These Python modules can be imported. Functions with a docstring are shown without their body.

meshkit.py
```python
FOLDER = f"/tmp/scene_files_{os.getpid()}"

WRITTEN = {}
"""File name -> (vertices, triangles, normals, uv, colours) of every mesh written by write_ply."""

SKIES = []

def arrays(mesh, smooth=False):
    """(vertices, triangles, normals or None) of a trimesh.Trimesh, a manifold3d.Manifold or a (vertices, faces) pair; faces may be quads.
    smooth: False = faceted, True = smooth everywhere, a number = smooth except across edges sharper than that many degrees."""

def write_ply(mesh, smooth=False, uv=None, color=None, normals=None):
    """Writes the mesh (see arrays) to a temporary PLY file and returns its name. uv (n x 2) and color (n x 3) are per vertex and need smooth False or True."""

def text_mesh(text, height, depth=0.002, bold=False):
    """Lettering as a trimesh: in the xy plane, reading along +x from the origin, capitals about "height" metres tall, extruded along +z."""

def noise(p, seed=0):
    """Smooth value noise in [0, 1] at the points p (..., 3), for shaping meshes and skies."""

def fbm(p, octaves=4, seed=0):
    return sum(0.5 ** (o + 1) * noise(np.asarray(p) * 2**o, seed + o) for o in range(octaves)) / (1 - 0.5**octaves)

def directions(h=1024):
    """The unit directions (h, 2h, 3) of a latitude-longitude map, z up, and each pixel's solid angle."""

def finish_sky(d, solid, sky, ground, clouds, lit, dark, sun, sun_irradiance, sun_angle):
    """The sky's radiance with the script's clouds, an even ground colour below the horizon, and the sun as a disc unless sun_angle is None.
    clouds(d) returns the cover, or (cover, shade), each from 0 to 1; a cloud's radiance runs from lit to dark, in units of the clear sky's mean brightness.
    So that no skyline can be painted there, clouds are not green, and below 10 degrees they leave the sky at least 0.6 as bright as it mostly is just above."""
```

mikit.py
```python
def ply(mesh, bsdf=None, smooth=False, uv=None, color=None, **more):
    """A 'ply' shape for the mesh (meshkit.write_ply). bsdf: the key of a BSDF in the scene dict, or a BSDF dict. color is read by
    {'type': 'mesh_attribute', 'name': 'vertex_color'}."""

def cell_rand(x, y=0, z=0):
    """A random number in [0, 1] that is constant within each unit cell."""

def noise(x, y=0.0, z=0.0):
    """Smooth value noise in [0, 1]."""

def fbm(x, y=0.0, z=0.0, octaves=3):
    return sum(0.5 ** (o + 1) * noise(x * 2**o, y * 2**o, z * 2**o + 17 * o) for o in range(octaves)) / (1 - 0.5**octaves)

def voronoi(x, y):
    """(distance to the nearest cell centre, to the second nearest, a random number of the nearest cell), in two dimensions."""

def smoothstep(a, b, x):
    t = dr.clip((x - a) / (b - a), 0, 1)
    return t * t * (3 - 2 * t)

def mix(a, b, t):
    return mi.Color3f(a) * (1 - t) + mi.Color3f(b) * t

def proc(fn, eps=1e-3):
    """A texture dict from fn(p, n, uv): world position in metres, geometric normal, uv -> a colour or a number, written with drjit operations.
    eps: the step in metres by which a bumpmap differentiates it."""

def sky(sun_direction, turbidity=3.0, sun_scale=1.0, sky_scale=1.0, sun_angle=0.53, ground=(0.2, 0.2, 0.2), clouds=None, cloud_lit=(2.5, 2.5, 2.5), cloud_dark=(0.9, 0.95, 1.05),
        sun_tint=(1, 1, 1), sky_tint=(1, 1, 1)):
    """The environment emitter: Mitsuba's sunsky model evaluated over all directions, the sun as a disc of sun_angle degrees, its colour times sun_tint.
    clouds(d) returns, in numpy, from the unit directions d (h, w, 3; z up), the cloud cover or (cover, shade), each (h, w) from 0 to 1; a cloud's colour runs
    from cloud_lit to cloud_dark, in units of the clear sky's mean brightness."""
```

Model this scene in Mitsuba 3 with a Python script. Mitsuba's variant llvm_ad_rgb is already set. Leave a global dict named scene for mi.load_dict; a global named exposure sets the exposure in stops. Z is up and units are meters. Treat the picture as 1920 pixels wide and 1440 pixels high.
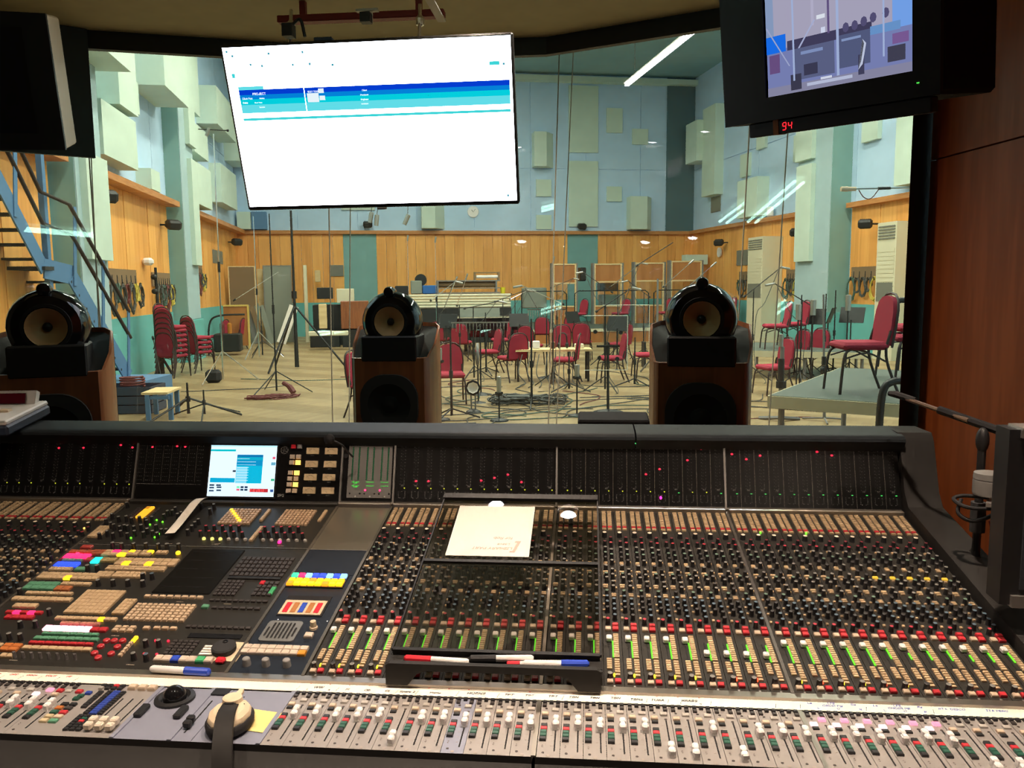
import math, random
import drjit as dr
import numpy as np, trimesh, mitsuba as mi, mikit, meshkit
from shapely.geometry import Polygon, Point, box as sbox
from shapely.ops import unary_union

T = mi.ScalarTransform4f
scene, labels = {}, {}
rnd = random.Random(7)

# ------------------------------------------------------------------ camera, light, exposure
PITCH, ROLL, FOC = 0.11895, -0.00893, 1540.0
_F = np.array([0, math.cos(PITCH), -math.sin(PITCH)])
_D0 = np.array([0, -math.sin(PITCH), -math.cos(PITCH)])
_up = -(math.sin(ROLL) * np.array([1.0, 0, 0]) + math.cos(ROLL) * _D0)
EYE = np.array([0, 0, 1.5])
scene['camera'] = {'type': 'perspective', 'fov': math.degrees(2 * math.atan(960 / FOC)), 'fov_axis': 'x',
                   'near_clip': 0.05, 'far_clip': 200.0,
                   'to_world': T().look_at(origin=EYE.tolist(), target=(EYE + _F).tolist(), up=_up.tolist())}
exposure = 0.0
HALL_LIGHT = [46.0, 48.0, 38.0]          # overhead panels of the hall
DOWNLIGHT = [2600.0, 2030.0, 1570.0]      # recessed lamps of the control room
TUBE = [6.0, 11.5, 9.2]
TV_WHITE = [2.2, 2.25, 2.4]
# (x, y, strength) of the recessed lamps in the control room ceiling (z = 2.9)
LAMPS = [(-0.16, 4.12, 0.40), (0.26, 4.00, 0.20), (1.12, -2.40, 0.24), (1.44, -2.05, 0.24), (-1.5, -2.2, 0.22), (-0.35, 1.00, 0.78), (0.55, 1.25, 1.45), (-1.35, 1.00, 0.48)]
# (X, Y) in the hall's own axes, z = 9.2: long battens above the view
BATTENS = [(-1.5, 9.5), (4.0, 9.5), (9.5, 9.5), (-1.5, 16.5), (4.0, 16.5), (9.5, 16.0), (-1.5, 23.5), (4.0, 23.5)]

# ------------------------------------------------------------------ helpers
def quads(v, f): return (np.asarray(v, float), np.asarray(f, int))
def tm(v, f): return trimesh.Trimesh(np.asarray(v, float), np.asarray(f, int), process=False)
def cat(*ms):
    ms = [m for m in (ms[0] if len(ms) == 1 and isinstance(ms[0], (list, tuple)) else ms)]
    vs, fs, n = [], [], 0
    for m in ms:
        vs.append(np.asarray(m.vertices)); fs.append(np.asarray(m.faces) + n); n += len(m.vertices)
    return tm(np.vstack(vs), np.vstack(fs))
_BV = np.array([[x, y, z] for x in (-.5, .5) for y in (-.5, .5) for z in (-.5, .5)])
_BF = np.array([[0, 1, 3], [0, 3, 2], [4, 6, 7], [4, 7, 5], [0, 4, 5], [0, 5, 1], [2, 3, 7], [2, 7, 6], [0, 2, 6], [0, 6, 4], [1, 5, 7], [1, 7, 3]])
def bx(sx, sy, sz, c=(0, 0, 0)): return tm(_BV * [sx, sy, sz] + np.asarray(c, float), _BF)
def bb(x0, x1, y0, y1, z0, z1): return bx(x1 - x0, y1 - y0, z1 - z0, ((x0 + x1) / 2, (y0 + y1) / 2, (z0 + z1) / 2))
def cb(sx, sy, sz, c=(0, 0, 0), b=0.01):
    """box with bevelled edges"""
    p = []
    for x in (-.5, .5):
        for y in (-.5, .5):
            for z in (-.5, .5):
                for k in range(3):
                    q = np.array([x * sx, y * sy, z * sz]); s = np.sign(q)
                    q = q - s * b; q[k] += s[k] * b; p.append(q)
    h = trimesh.convex.convex_hull(np.array(p))
    return tm(h.vertices + np.asarray(c, float), h.faces)
def keycap(sx, sy, sz, t=0.72):
    """tapered key: base sx x sy at z=0, top at sz"""
    v = [(-sx/2, -sy/2, 0), (sx/2, -sy/2, 0), (sx/2, sy/2, 0), (-sx/2, sy/2, 0), (-sx/2, -sy/2, sz*.7), (sx/2, -sy/2, sz*.7), (sx/2, sy/2, sz*.7), (-sx/2, sy/2, sz*.7),
         (-sx/2*t, -sy/2*t, sz), (sx/2*t, -sy/2*t, sz), (sx/2*t, sy/2*t, sz), (-sx/2*t, sy/2*t, sz)]
    f = []
    for a in (0, 4):
        for k in range(4):
            i, j = a + k, a + (k + 1) % 4
            f += [(i, j, j + 4), (i, j + 4, i + 4)]
    f += [(8, 9, 10), (8, 10, 11)]
    return tm(v, f)
def lathe(prof, n=16, cap=True):
    """prof: list of (r, z) from bottom to top, about z"""
    v, f, m = [], [], len(prof)
    for k in range(n):
        a = 2 * math.pi * k / n
        for r, z in prof: v.append((r * math.cos(a), r * math.sin(a), z))
    for k in range(n):
        for i in range(m - 1):
            a, b = k * m + i, ((k + 1) % n) * m + i
            f += [(a, b, b + 1), (a, b + 1, a + 1)]
    if cap:
        for i, flip in ((0, True), (m - 1, False)):
            if prof[i][0] > 1e-6:
                c = len(v); v.append((0, 0, prof[i][1]))
                for k in range(n):
                    a, b = k * m + i, ((k + 1) % n) * m + i
                    f.append((c, b, a) if flip else (c, a, b))
    return tm(v, f)
def frame_of(d):
    d = np.asarray(d, float) / np.linalg.norm(d)
    a = np.cross(d, [0, 0, 1.0] if abs(d[2]) < .95 else [1.0, 0, 0]); a /= np.linalg.norm(a)
    return a, np.cross(d, a), d
def path(pts, r, n=6, caps=True):
    """a bar or wire along a polyline; r one radius or one per point"""
    p = np.asarray(pts, float); m = len(p); rr = np.broadcast_to(r, (m,))
    t = np.gradient(p, axis=0) if m > 2 else np.array([p[1] - p[0]] * 2)
    a, b, _ = frame_of(t[0]); v = []
    for i in range(m):
        d = t[i] / (np.linalg.norm(t[i]) + 1e-12)
        a = a - d * (a @ d); a /= np.linalg.norm(a) + 1e-12; b = np.cross(d, a)
        for k in range(n):
            g = 2 * math.pi * k / n
            v.append(p[i] + rr[i] * (math.cos(g) * a + math.sin(g) * b))
    f = []
    for i in range(m - 1):
        for k in range(n):
            q, w = i * n + k, i * n + (k + 1) % n
            f += [(q, w, w + n), (q, w + n, q + n)]
    if caps:
        for k in range(1, n - 1):
            f += [(0, k + 1, k), ((m - 1) * n, (m - 1) * n + k, (m - 1) * n + k + 1)]
    return tm(v, f)
def rod(p, q, r, n=8): return path([p, q], r, n)
def curve(ctrl, n=24):
    """Catmull-Rom through control points"""
    c = np.asarray(ctrl, float); c = np.vstack([2 * c[0] - c[1], c, 2 * c[-1] - c[-2]]); out = []
    m = len(c) - 3; per = max(2, n // m)
    for i in range(m):
        for t in np.linspace(0, 1, per, endpoint=(i == m - 1)):
            p0, p1, p2, p3 = c[i:i + 4]
            out.append(.5 * (2 * p1 + (p2 - p0) * t + (2 * p0 - 5 * p1 + 4 * p2 - p3) * t * t + (3 * p1 - p0 - 3 * p2 + p3) * t ** 3))
    return np.array(out)
def prism(poly, h, z0=0.0):
    """extrude a shapely polygon or a point list along +z"""
    if not hasattr(poly, 'exterior'): poly = Polygon(poly)
    m = trimesh.creation.extrude_polygon(poly, h, engine='earcut')
    return tm(m.vertices + [0, 0, z0], m.faces)
def rrect(w, h, r, seg=5):
    return sbox(-w/2 + r, -h/2 + r, w/2 - r, h/2 - r).buffer(r, quad_segs=seg)
def ellip(rx, ry, rz, c=(0, 0, 0), sub=2):
    m = trimesh.creation.icosphere(sub); return tm(m.vertices * [rx, ry, rz] + np.asarray(c, float), m.faces)
def mv(m, loc=(0, 0, 0), rz=0.0, rx=0.0, ry=0.0, s=1.0):
    return tm(np.asarray(m.vertices) @ (rot(rz, rx, ry) * s).T + np.asarray(loc, float), m.faces)
def rot(rz=0.0, rx=0.0, ry=0.0):
    c, s = math.cos(rz), math.sin(rz); Z = np.array([[c, -s, 0], [s, c, 0], [0, 0, 1.0]])
    c, s = math.cos(rx), math.sin(rx); X = np.array([[1.0, 0, 0], [0, c, -s], [0, s, c]])
    c, s = math.cos(ry), math.sin(ry); Y = np.array([[c, 0, s], [0, 1.0, 0], [-s, 0, c]])
    return Z @ X @ Y
def xf(m, M): return tm(np.asarray(m.vertices) @ M[:3, :3].T + M[:3, 3], m.faces)
def mat4(loc=(0, 0, 0), rz=0.0, rx=0.0, ry=0.0, s=1.0):
    M = np.eye(4); M[:3, :3] = rot(rz, rx, ry) * s; M[:3, 3] = loc; return M
def yz_x(m):
    """prism made in (y, z) plane with its height along x"""
    v = np.asarray(m.vertices); return tm(v[:, [2, 0, 1]], m.faces)

_ply, _names = {}, {}
def uniq(base):
    n = _names.get(base, 0); _names[base] = n + 1
    return base if n == 0 else f'{base}_{n:03d}'
_keep = []
def pack(c):
    """a plain colour per face, carried by the uv pair: red, then green and blue in one number"""
    c = np.clip(np.asarray(c, float), 0, .999)
    return np.column_stack([c[:, 0], np.floor(c[:, 1] * 255) + .04 + .92 * c[:, 2]])
def ent(key, mesh, mat, M=None, smooth=False, emit=None, weight=0.0, label=None, kind=None, color=None):
    """one entry of the scene under this key"""
    ck = (id(mesh), smooth)
    if ck not in _ply:
        _keep.append(mesh)
        c = getattr(mesh, 'vcol', None)
        _ply[ck] = mikit.ply(mesh, None, smooth=smooth, uv=None if c is None else pack(c))
    d = dict(_ply[ck]); d['bsdf'] = {'type': 'ref', 'id': mat}
    if M is not None: d['to_world'] = T(np.asarray(M).tolist())
    if emit is not None: d['emitter'] = {'type': 'area', 'radiance': {'type': 'rgb', 'value': [float(x) for x in emit]}, 'sampling_weight': float(weight)}
    scene[key] = d
    if label or kind:
        l = labels.setdefault(key, {})
        if label: l['label'] = label
        if kind: l['kind'] = kind
    return key
def thing(name, label, cat_, group=None):
    key = uniq(name); labels[key] = {'label': label, 'category': cat_}
    if group: labels[key]['group'] = group
    return key
def part(parent, name, mesh, mat, M=None, **kw):
    return ent(uniq(parent + '__' + name), mesh, mat, M, **kw)
def struct(name, mesh, mat, M=None, label=None, **kw):
    key = ent(uniq(name), mesh, mat, M, **kw); labels.setdefault(key, {})['kind'] = 'structure'
    if label: labels[key]['label'] = label
    return key
def single(name, label, cat_, mesh, mat, M=None, group=None, **kw):
    key = thing(name, label, cat_, group); return ent(key, mesh, mat, M, **kw)

# ------------------------------------------------------------------ materials
def mat(name, rgb, rough=0.5, metal=0.0, **kw):
    d = {'type': 'principled', 'specular': .4, 'base_color': {'type': 'rgb', 'value': list(rgb)} if not isinstance(rgb, dict) else rgb, 'roughness': rough, 'metallic': metal}
    d.update(kw); scene[name] = {'type': 'twosided', 'bsdf': d}
    return name
mat('black_plastic', (.012, .012, .013), .45)
mat('black_gloss', (.006, .006, .007), .06, specular=.6)
mat('black_matte', (.008, .008, .009), .8)
mat('rubber', (.02, .02, .021), .75)
mat('dark_leather', (.017, .016, .015), .62, specular=.25)
mat('grey_leather', (.016, .020, .023), .5, specular=.15)
mat('panel_dark', (.026, .0245, .021), .42, .2)
mat('panel_black', (.006, .006, .006), .25)
mat('panel_navy', (.013, .018, .027), .42, specular=.2)
mat('brushed_steel', (.32, .29, .25), .33, .9)
mat('silver', (.62, .60, .57), .32, .9)
mat('chrome', (.8, .8, .8), .12, 1.0)
mat('fader_metal', (.275, .258, .243), .42, .15)
mat('fader_metal_blue_sheen', (.225, .24, .305), .4, .15)  # bluish reflection on bare metal put into the base colour
mat('paper', (.90, .84, .75), .85)
mat('paper_cream', (.90, .84, .72), .85)
mat('note_yellow', (.80, .62, .24), .85)
mat('white_plastic', (.74, .72, .69), .4)
mat('cream_plastic', (.62, .50, .34), .45)
mat('beige_plastic', (.55, .47, .38), .45)
mat('red_plastic', (.55, .02, .035), .35)
mat('blue_plastic', (.03, .07, .45), .3)
mat('navy_plastic', (.03, .045, .075), .45)
mat('green_plastic', (.05, .35, .14), .4)
mat('ink', (.05, .045, .05), .7)
mat('red_ink', (.55, .10, .08), .7)
mat('blue_ink', (.12, .13, .40), .7)
mat('lamp_glass', (.02, .02, .02), .3)
mat('kevlar', (.52, .30, .14), .55)
mat('screen_black', (.01, .011, .014), .12)
mat('screen_grey', (.035, .038, .045), .28)
def unpack(p, n, uv):
    g = dr.floor(uv.y)
    return mi.Color3f(uv.x, g / 255, dr.clip((uv.y - g - .04) / .92, 0, 1))
mat('plastic', mikit.proc(unpack), .4, specular=.45)
scene['pane_glass'] = {'type': 'thindielectric', 'int_ior': 1.5, 'ext_ior': 1.0}
scene['smoked_perspex'] = {'type': 'thindielectric', 'int_ior': 1.5, 'ext_ior': 1.0, 'specular_transmittance': {'type': 'rgb', 'value': [.58, .56, .53]}}
scene['clear_perspex'] = {'type': 'thindielectric', 'int_ior': 1.45, 'ext_ior': 1.0, 'specular_transmittance': {'type': 'rgb', 'value': [.86, .89, .88]}}

def wood(name, a, b, rough, sx, sy, sz, coat=0.0):
    """straight wood grain, stretched along the axis with the smallest factor"""
    def fn(p, n, uv):
        g = mikit.fbm(p.x * sx, p.y * sy, p.z * sz, octaves=3)
        return mikit.mix(a, b, mikit.smoothstep(.25, .75, g))
    return mat(name, mikit.proc(fn), rough, clearcoat=coat)
wood('cherry_wood', (.20, .062, .022), (.28, .095, .034), .30, 40, 40, 3, .4)
wood('control_wall_wood', (.30, .062, .014), (.38, .088, .022), .5, 30, 30, 2.5)
for _i, (_a, _b) in enumerate([((.70, .31, .072), (.78, .38, .10)), ((.64, .28, .064), (.74, .34, .085)), ((.74, .35, .088), (.81, .41, .11))]):
    wood(f'hall_wood_{_i}', _a, _b, .5, 14, 14, .8)
wood('rail_wood', (.42, .17, .05), (.50, .22, .07), .45, 3, 3, 20)
wood('gobo_wood', (.35, .13, .035), (.42, .17, .05), .5, 6, 6, 1)
wood('pine', (.62, .45, .22), (.70, .53, .28), .55, 3, 3, 12)

mat('brushed_dark', (.40, .36, .29), .28, .85)
mat('grey_plastic', (.24, .235, .225), .45)
mat('grey_plate', (.20, .195, .185), .45, .3)
mat('orange_plastic', (.60, .26, .03), .4)
mat('meter_face', (.62, .48, .28), .5)
mat('pencil', (.55, .45, .38), .8)
mat('screen_red', (.08, .005, .012), .2)
mat('brass_tube', (.42, .30, .22), .3, .8)
mat('joint_light', (.55, .60, .52), .3)
wood('yellow_wood', (.60, .42, .10), (.66, .48, .14), .5, 4, 4, 4)

# ================================================================== CONTROL ROOM SHELL
CEIL = 2.95
def fine(p, n, uv):
    g = mikit.fbm(p.x * 14, p.y * 14, p.z * 14, octaves=3)
    return mikit.mix((.45, .36, .195), (.52, .42, .235), g)
mat('ceiling_paint', mikit.proc(fine), .7)
mat('wall_dark', (.10, .075, .05), .7)
mat('carpet', (.05, .045, .04), .95)
mat('frame_black', (.012, .012, .014), .45)
mat('joint_grey', (.60, .58, .46), .5)
WIN = [(-3.35, 4.15), (-2.42, 4.84), (-1.15, 5.18), (.22, 5.06), (1.22, 4.52), (1.96, 4.08)]
WOUT = [(-3.65, 4.45), (-2.60, 5.15), (-1.10, 5.45), (.287, 5.35), (1.53, 4.85), (2.30, 4.45)]
ROOM = [(-3.4, -3.4), (2.55, -3.4), (2.06, 4.16)] + [(1.96, 4.12), (1.22, 4.56), (.22, 5.10), (-1.15, 5.22), (-2.42, 4.88), (-3.35, 4.19)]
struct('floor', prism(ROOM, .05, -.05), 'carpet', label='dark carpet of the control room under the console')
struct('ceiling', prism([(-3.6, -3.6), (2.8, -3.6), (2.2, 4.14), (1.96, 4.10), (1.22, 4.54), (.22, 5.08), (-1.15, 5.20), (-2.42, 4.86), (-3.5, 4.10)], .07, CEIL), 'ceiling_paint', label='olive painted control room ceiling above the window')
def wall_seg(a, b, z0, z1, th, side=1):
    a, b = np.array(a, float), np.array(b, float); d = (b - a) / np.linalg.norm(b - a); n = np.array([-d[1], d[0]]) * side
    return prism([tuple(a), tuple(b), tuple(b + n * th), tuple(a + n * th)], z1 - z0, z0)
struct('wall_back', wall_seg((-3.6, -3.4), (2.75, -3.4), 0, CEIL, .15, -1), 'wall_dark')
struct('wall_left', wall_seg((-3.4, 4.25), (-3.4, -3.4), 0, CEIL, .15, -1), 'wall_dark')
# right wall: brown wood panels over a backing, one horizontal groove
RW0, RW1 = np.array([2.06, 4.12]), np.array([2.55, -3.4])
struct('wall_right', wall_seg(RW0 + [.03, 0], RW1 + [.03, 0], 0, CEIL, .15, 1), 'wall_dark', label='brown wood panelled wall right of the window')
_d = (RW1 - RW0) / np.linalg.norm(RW1 - RW0); _L = np.linalg.norm(RW1 - RW0); _e = [0, 1.55, 3.4, 5.4, _L]
for i in range(4):
    for z0, z1 in ((0, 2.085), (2.093, CEIL)):
        part('wall_right', 'panel', wall_seg(RW0 + _d * (_e[i] + .003), RW0 + _d * (_e[i + 1] - .003), z0, z1, .028, 1), 'control_wall_wood')

# window: two leaves of large panes with butt joints, tilted outwards, black head, sill and right post
labels['window_1'] = {'kind': 'structure', 'label': 'wide double glazed control room window onto the hall'}
Z0, Z1 = .5, 2.85
def offset_line(pl, d):
    """the polyline moved sideways by d towards the hall, corners mitred"""
    p = [np.array(q, float) for q in pl]; out = []
    for i in range(len(p)):
        ns = []
        for a, b in ((i - 1, i), (i, i + 1)):
            if 0 <= a and b < len(p): t = (p[b] - p[a]) / np.linalg.norm(p[b] - p[a]); ns.append(np.array([-t[1], t[0]]))
        n = sum(ns) / np.linalg.norm(sum(ns)); out.append(tuple(p[i] + n * d / (n @ ns[0])))
    return out
TILT_IN, TILT_OUT = .133, .276
WIN_T, WOUT_T = offset_line(WIN, math.tan(TILT_IN) * (3.02 - Z0)), offset_line(WOUT, math.tan(TILT_OUT) * (3.25 - Z0))
for low, top, zt in ((WIN, WIN_T, 3.02), (WOUT, WOUT_T, 3.25)):
    for a, b, c, d in zip(low[:-1], low[1:], top[1:], top[:-1]):
        part('window_1', 'pane', tm([(*a, Z0), (*b, Z0), (*c, zt), (*d, zt)], [(0, 1, 2), (0, 2, 3)]), 'pane_glass')
    for a, d in list(zip(low, top))[1:-1]:
        part('window_1', 'joint', rod((*a, Z0), (*d, zt), .004, 6), 'joint_grey')
def band(inner, outer, z0, z1): return prism(list(inner) + list(outer)[::-1], z1 - z0, z0)
def shift(pl, dy): return [(x, y + dy) for x, y in pl]
part('window_1', 'head', band(shift(WIN, -.03), shift(WIN, .02), Z1, CEIL), 'frame_black')
part('window_1', 'head', band(shift(WIN, -.03), offset_line(WIN_T, .05), 3.02, 3.08), 'frame_black')
part('window_1', 'head', band(offset_line(WIN_T, .0), offset_line(WOUT_T, .06), 3.25, 3.31), 'frame_black')
part('window_1', 'head', band(offset_line(WIN_T, .0), offset_line(WIN_T, .05), 3.02, 3.31), 'frame_black')
part('window_1', 'sill', band(shift(WIN, -.05), shift(WOUT, .04), Z0 - .06, Z0), 'frame_black')
part('window_1', 'apron', band(shift(WIN, -.03), shift(WIN, .02), 0, Z0 - .06), 'frame_black')
part('window_1', 'apron', band(shift(WOUT, -.01), shift(WOUT, .04), -.36, Z0 - .06), 'frame_black')
part('window_1', 'post', prism([(1.93, 4.05), (2.09, 4.14), (2.95, 4.85), (2.80, 4.95), (2.28, 4.50)], 3.3, 0), 'frame_black')
part('window_1', 'post', prism([(-3.32, 4.12), (-3.3, 4.2), (-4.1, 5.0), (-4.2, 4.9)], 3.3, 0), 'frame_black')
# black board over the upper part of the leftmost panes, behind the left monitor
single('blackout_board', 'black board covering the top of the window behind the left hanging monitor', 'board',
       wall_seg((-3.28, 4.12), (-2.36, 4.80), 2.245, CEIL - .003, .03, 1), 'frame_black')

# ------------------------------------------------------------------ recessed lamps
def can_of(d): return lathe([(.062, -d), (.066, -d), (.066, 0), (.062, 0)], 20, False)
can, deep_can = can_of(.048), can_of(.105)      # the lamps right over the desk sit deep in their tubes
disk = tm([(0, 0, 0)] + [(.046 * math.cos(a), .046 * math.sin(a), 0) for a in np.linspace(0, 2 * math.pi, 20, endpoint=False)], [(0, (k + 1) % 20 + 1, k + 1) for k in range(20)])
for i, (x, y, s) in enumerate(LAMPS):
    k = thing('recessed_downlight', 'small round recessed ceiling downlight over the console', 'downlight', 'ceiling downlights')
    part(k, 'trim', deep_can if 0 < y < 2 else can, 'black_matte', mat4((x, y, CEIL)))
    part(k, 'bulb', disk, 'lamp_glass', mat4((x, y, CEIL - .012)), emit=[c * s for c in DOWNLIGHT], weight=1.0)

k = thing('added_tube_lamp', 'unseen slim twin tube lamp added under the control room ceiling', 'lamp')  # unseen lamp, added so its reflections streak the window panes
_a, _b = np.array([-.826, 2.57, 2.86]), np.array([.143, 3.04, 2.86]); _m = (_a + _b) / 2; _ang = math.atan2(_b[1] - _a[1], _b[0] - _a[0])
part(k, 'housing', mv(bx(np.linalg.norm(_b - _a) + .05, .13, .03, (0, 0, .055)), _m, _ang), 'white_plastic')
part(k, 'bracket', mv(bx(.1, .05, .018, (0, 0, .078)), _m, _ang), 'white_plastic')
part(k, 'added_shade', mv(bx(np.linalg.norm(_b - _a) + .05, .004, .30, (0, -.075, -.09)), _m, _ang), 'black_matte')  # added plate, keeps the tubes from mirroring in the perspex cover
for o in (-.035, .035): part(k, 'tube', mv(rod((-np.linalg.norm(_b - _a) / 2, o, 0), (np.linalg.norm(_b - _a) / 2, o, 0), .013, 10), _m, _ang), 'lamp_glass', emit=TUBE, weight=.5)

# ------------------------------------------------------------------ hanging wide screen
TVM = mat4((-.678, 4.2136, 2.2947), -.0965, .3118, -.0057)
W_, H_ = 1.43, 1.43 * 9 / 16
tv = thing('wall_screen', 'large tilted flat screen showing a mostly white document, hung before the window', 'screen')
part(tv, 'housing', cb(W_, .05, H_, (0, .012, 0), .008), 'black_plastic', TVM)
def scr(s0, t0, s1, t1, y, W=W_ - .022, H=H_ - .03, zc=.004):
    x0, x1, z1, z0 = (s0 - .5) * W, (s1 - .5) * W, (.5 - t0) * H + zc, (.5 - t1) * H + zc
    return tm([(x0, y, z0), (x1, y, z0), (x1, y, z1), (x0, y, z1)], [(0, 1, 2), (0, 2, 3)])
part(tv, 'display', scr(0, 0, 1, 1, -.0142), 'screen_black', TVM, emit=TV_WHITE, weight=1.5)
C_DEEP, C_MID, C_CY, C_LT, C_TEAL = (.0, .045, .62), (.0, .22, .68), (.0, .62, .72), (.12, .72, .80), (.05, .66, .68)
def bar(s0, t0, s1, t1, c, lift=1): part(tv, 'display_bar', scr(s0, t0, s1, t1, -.0142 - .0004 * lift), 'screen_black', TVM, emit=c)
bar(.035, .235, .125, .255, C_LT)
for c, t0, t1 in ((C_DEEP, .255, .285), (C_MID, .285, .312), (C_CY, .312, .345)):
    bar(.035, t0, .268, t1, c); bar(.272, t0, .99, t1, c)
bar(.035, .345, .268, .395, C_LT); bar(.272, .345, .99, .395, C_LT)
bar(.035, .428, .99, .442, C_TEAL)
bar(.925, .145, .958, .165, C_TEAL); bar(.02, .155, .03, .18, C_TEAL)
for s, t in ((.278, .288), (.32, .262), (.322, .305)):
    bar(s, t, s + (.042 if s < .3 else .02), t + (.055 if s < .3 else .028), (.8, .9, .95), 2)
for s, t in ((.012, .02), (.03, .045), (.28, .04), (.16, .04), (.09, .10), (.13, .11), (.24, .11), (.30, .11), (.38, .12), (.97, .155), (.965, .96)):
    bar(s, t, s + .006, t + .012, (.05, .35, .45), 1)
def words(parent, txt, h, x, z, y, M, c, name='lettering', bold=False):
    m = meshkit.text_mesh(txt, h, .0003, bold); m = tm(np.asarray(m.vertices)[:, [0, 2, 1]] * [1, -1, 1] + [x, y, z], m.faces)
    part(parent, name, m, 'screen_black', M, emit=c)
for txt, s, t, h in (('PROJECT', .082, .282, .011), ('Click Fox', .042, .307, .009), ('Date', .042, .332, .009), ('Notes', .105, .307, .007), ('Start Time', .085, .332, .006), ('Sample', .10, .36, .006), ('EDIT TOOL', .282, .279, .008), ('Client', .475, .282, .007), ('Producer', .468, .309, .007), ('Engineer', .468, .336, .007), ('Assistant', .468, .362, .006)):
    words(tv, txt, h, (s - .5) * (W_ - .022), (.5 - t) * (H_ - .03), -.0158, TVM, (1.3, 1.4, 1.5), bold=True)
part(tv, 'logo_tab', cb(.05, .012, .012, (0, -.01, -H_ / 2 - .004), .003), 'silver', TVM)
# its red beam under the ceiling, with hooks and a small camera
bm = thing('mounting_beam', 'dark red steel beam under the ceiling carrying the large screen', 'beam')
mat('red_steel', (.20, .022, .02), .45, .2)
part(bm, 'beam', mv(cb(.86, .06, .035, (0, 0, 0), .004), (-.75, 4.36, CEIL - .09), -.0965), 'red_steel')
for x in (-.3, .3): part(bm, 'hanger', mv(bx(.03, .03, .085, (x, 0, .045)), (-.75, 4.36, CEIL - .09), -.0965), 'red_steel')
part(bm, 'bracket', mv(bb(.39, .43, -.35, .03, -.01, .0), (-.75, 4.36, CEIL - .11), -.0965), 'beige_plastic')
for x in (-.32, .33):
    part(bm, 'hook', mv(cat(rod((x, -.12, .02), (x, -.16, -.16), .009), mv(lathe([(.004, -.03), (.02, -.02), (.022, .01), (.008, .03)], 10), (x, -.13, -.06))), (-.75, 4.36, CEIL - .10), -.0965), 'chrome')
k = thing('web_camera', 'small black camera on a pale bracket above the middle of the large screen', 'camera')
part(k, 'bracket', mv(cat(bx(.11, .03, .012, (0, -.12, -.005)), bx(.05, .012, .05, (0, -.12, -.04))), (-.68, 4.33, CEIL - .10), -.0965), 'beige_plastic')
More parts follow.
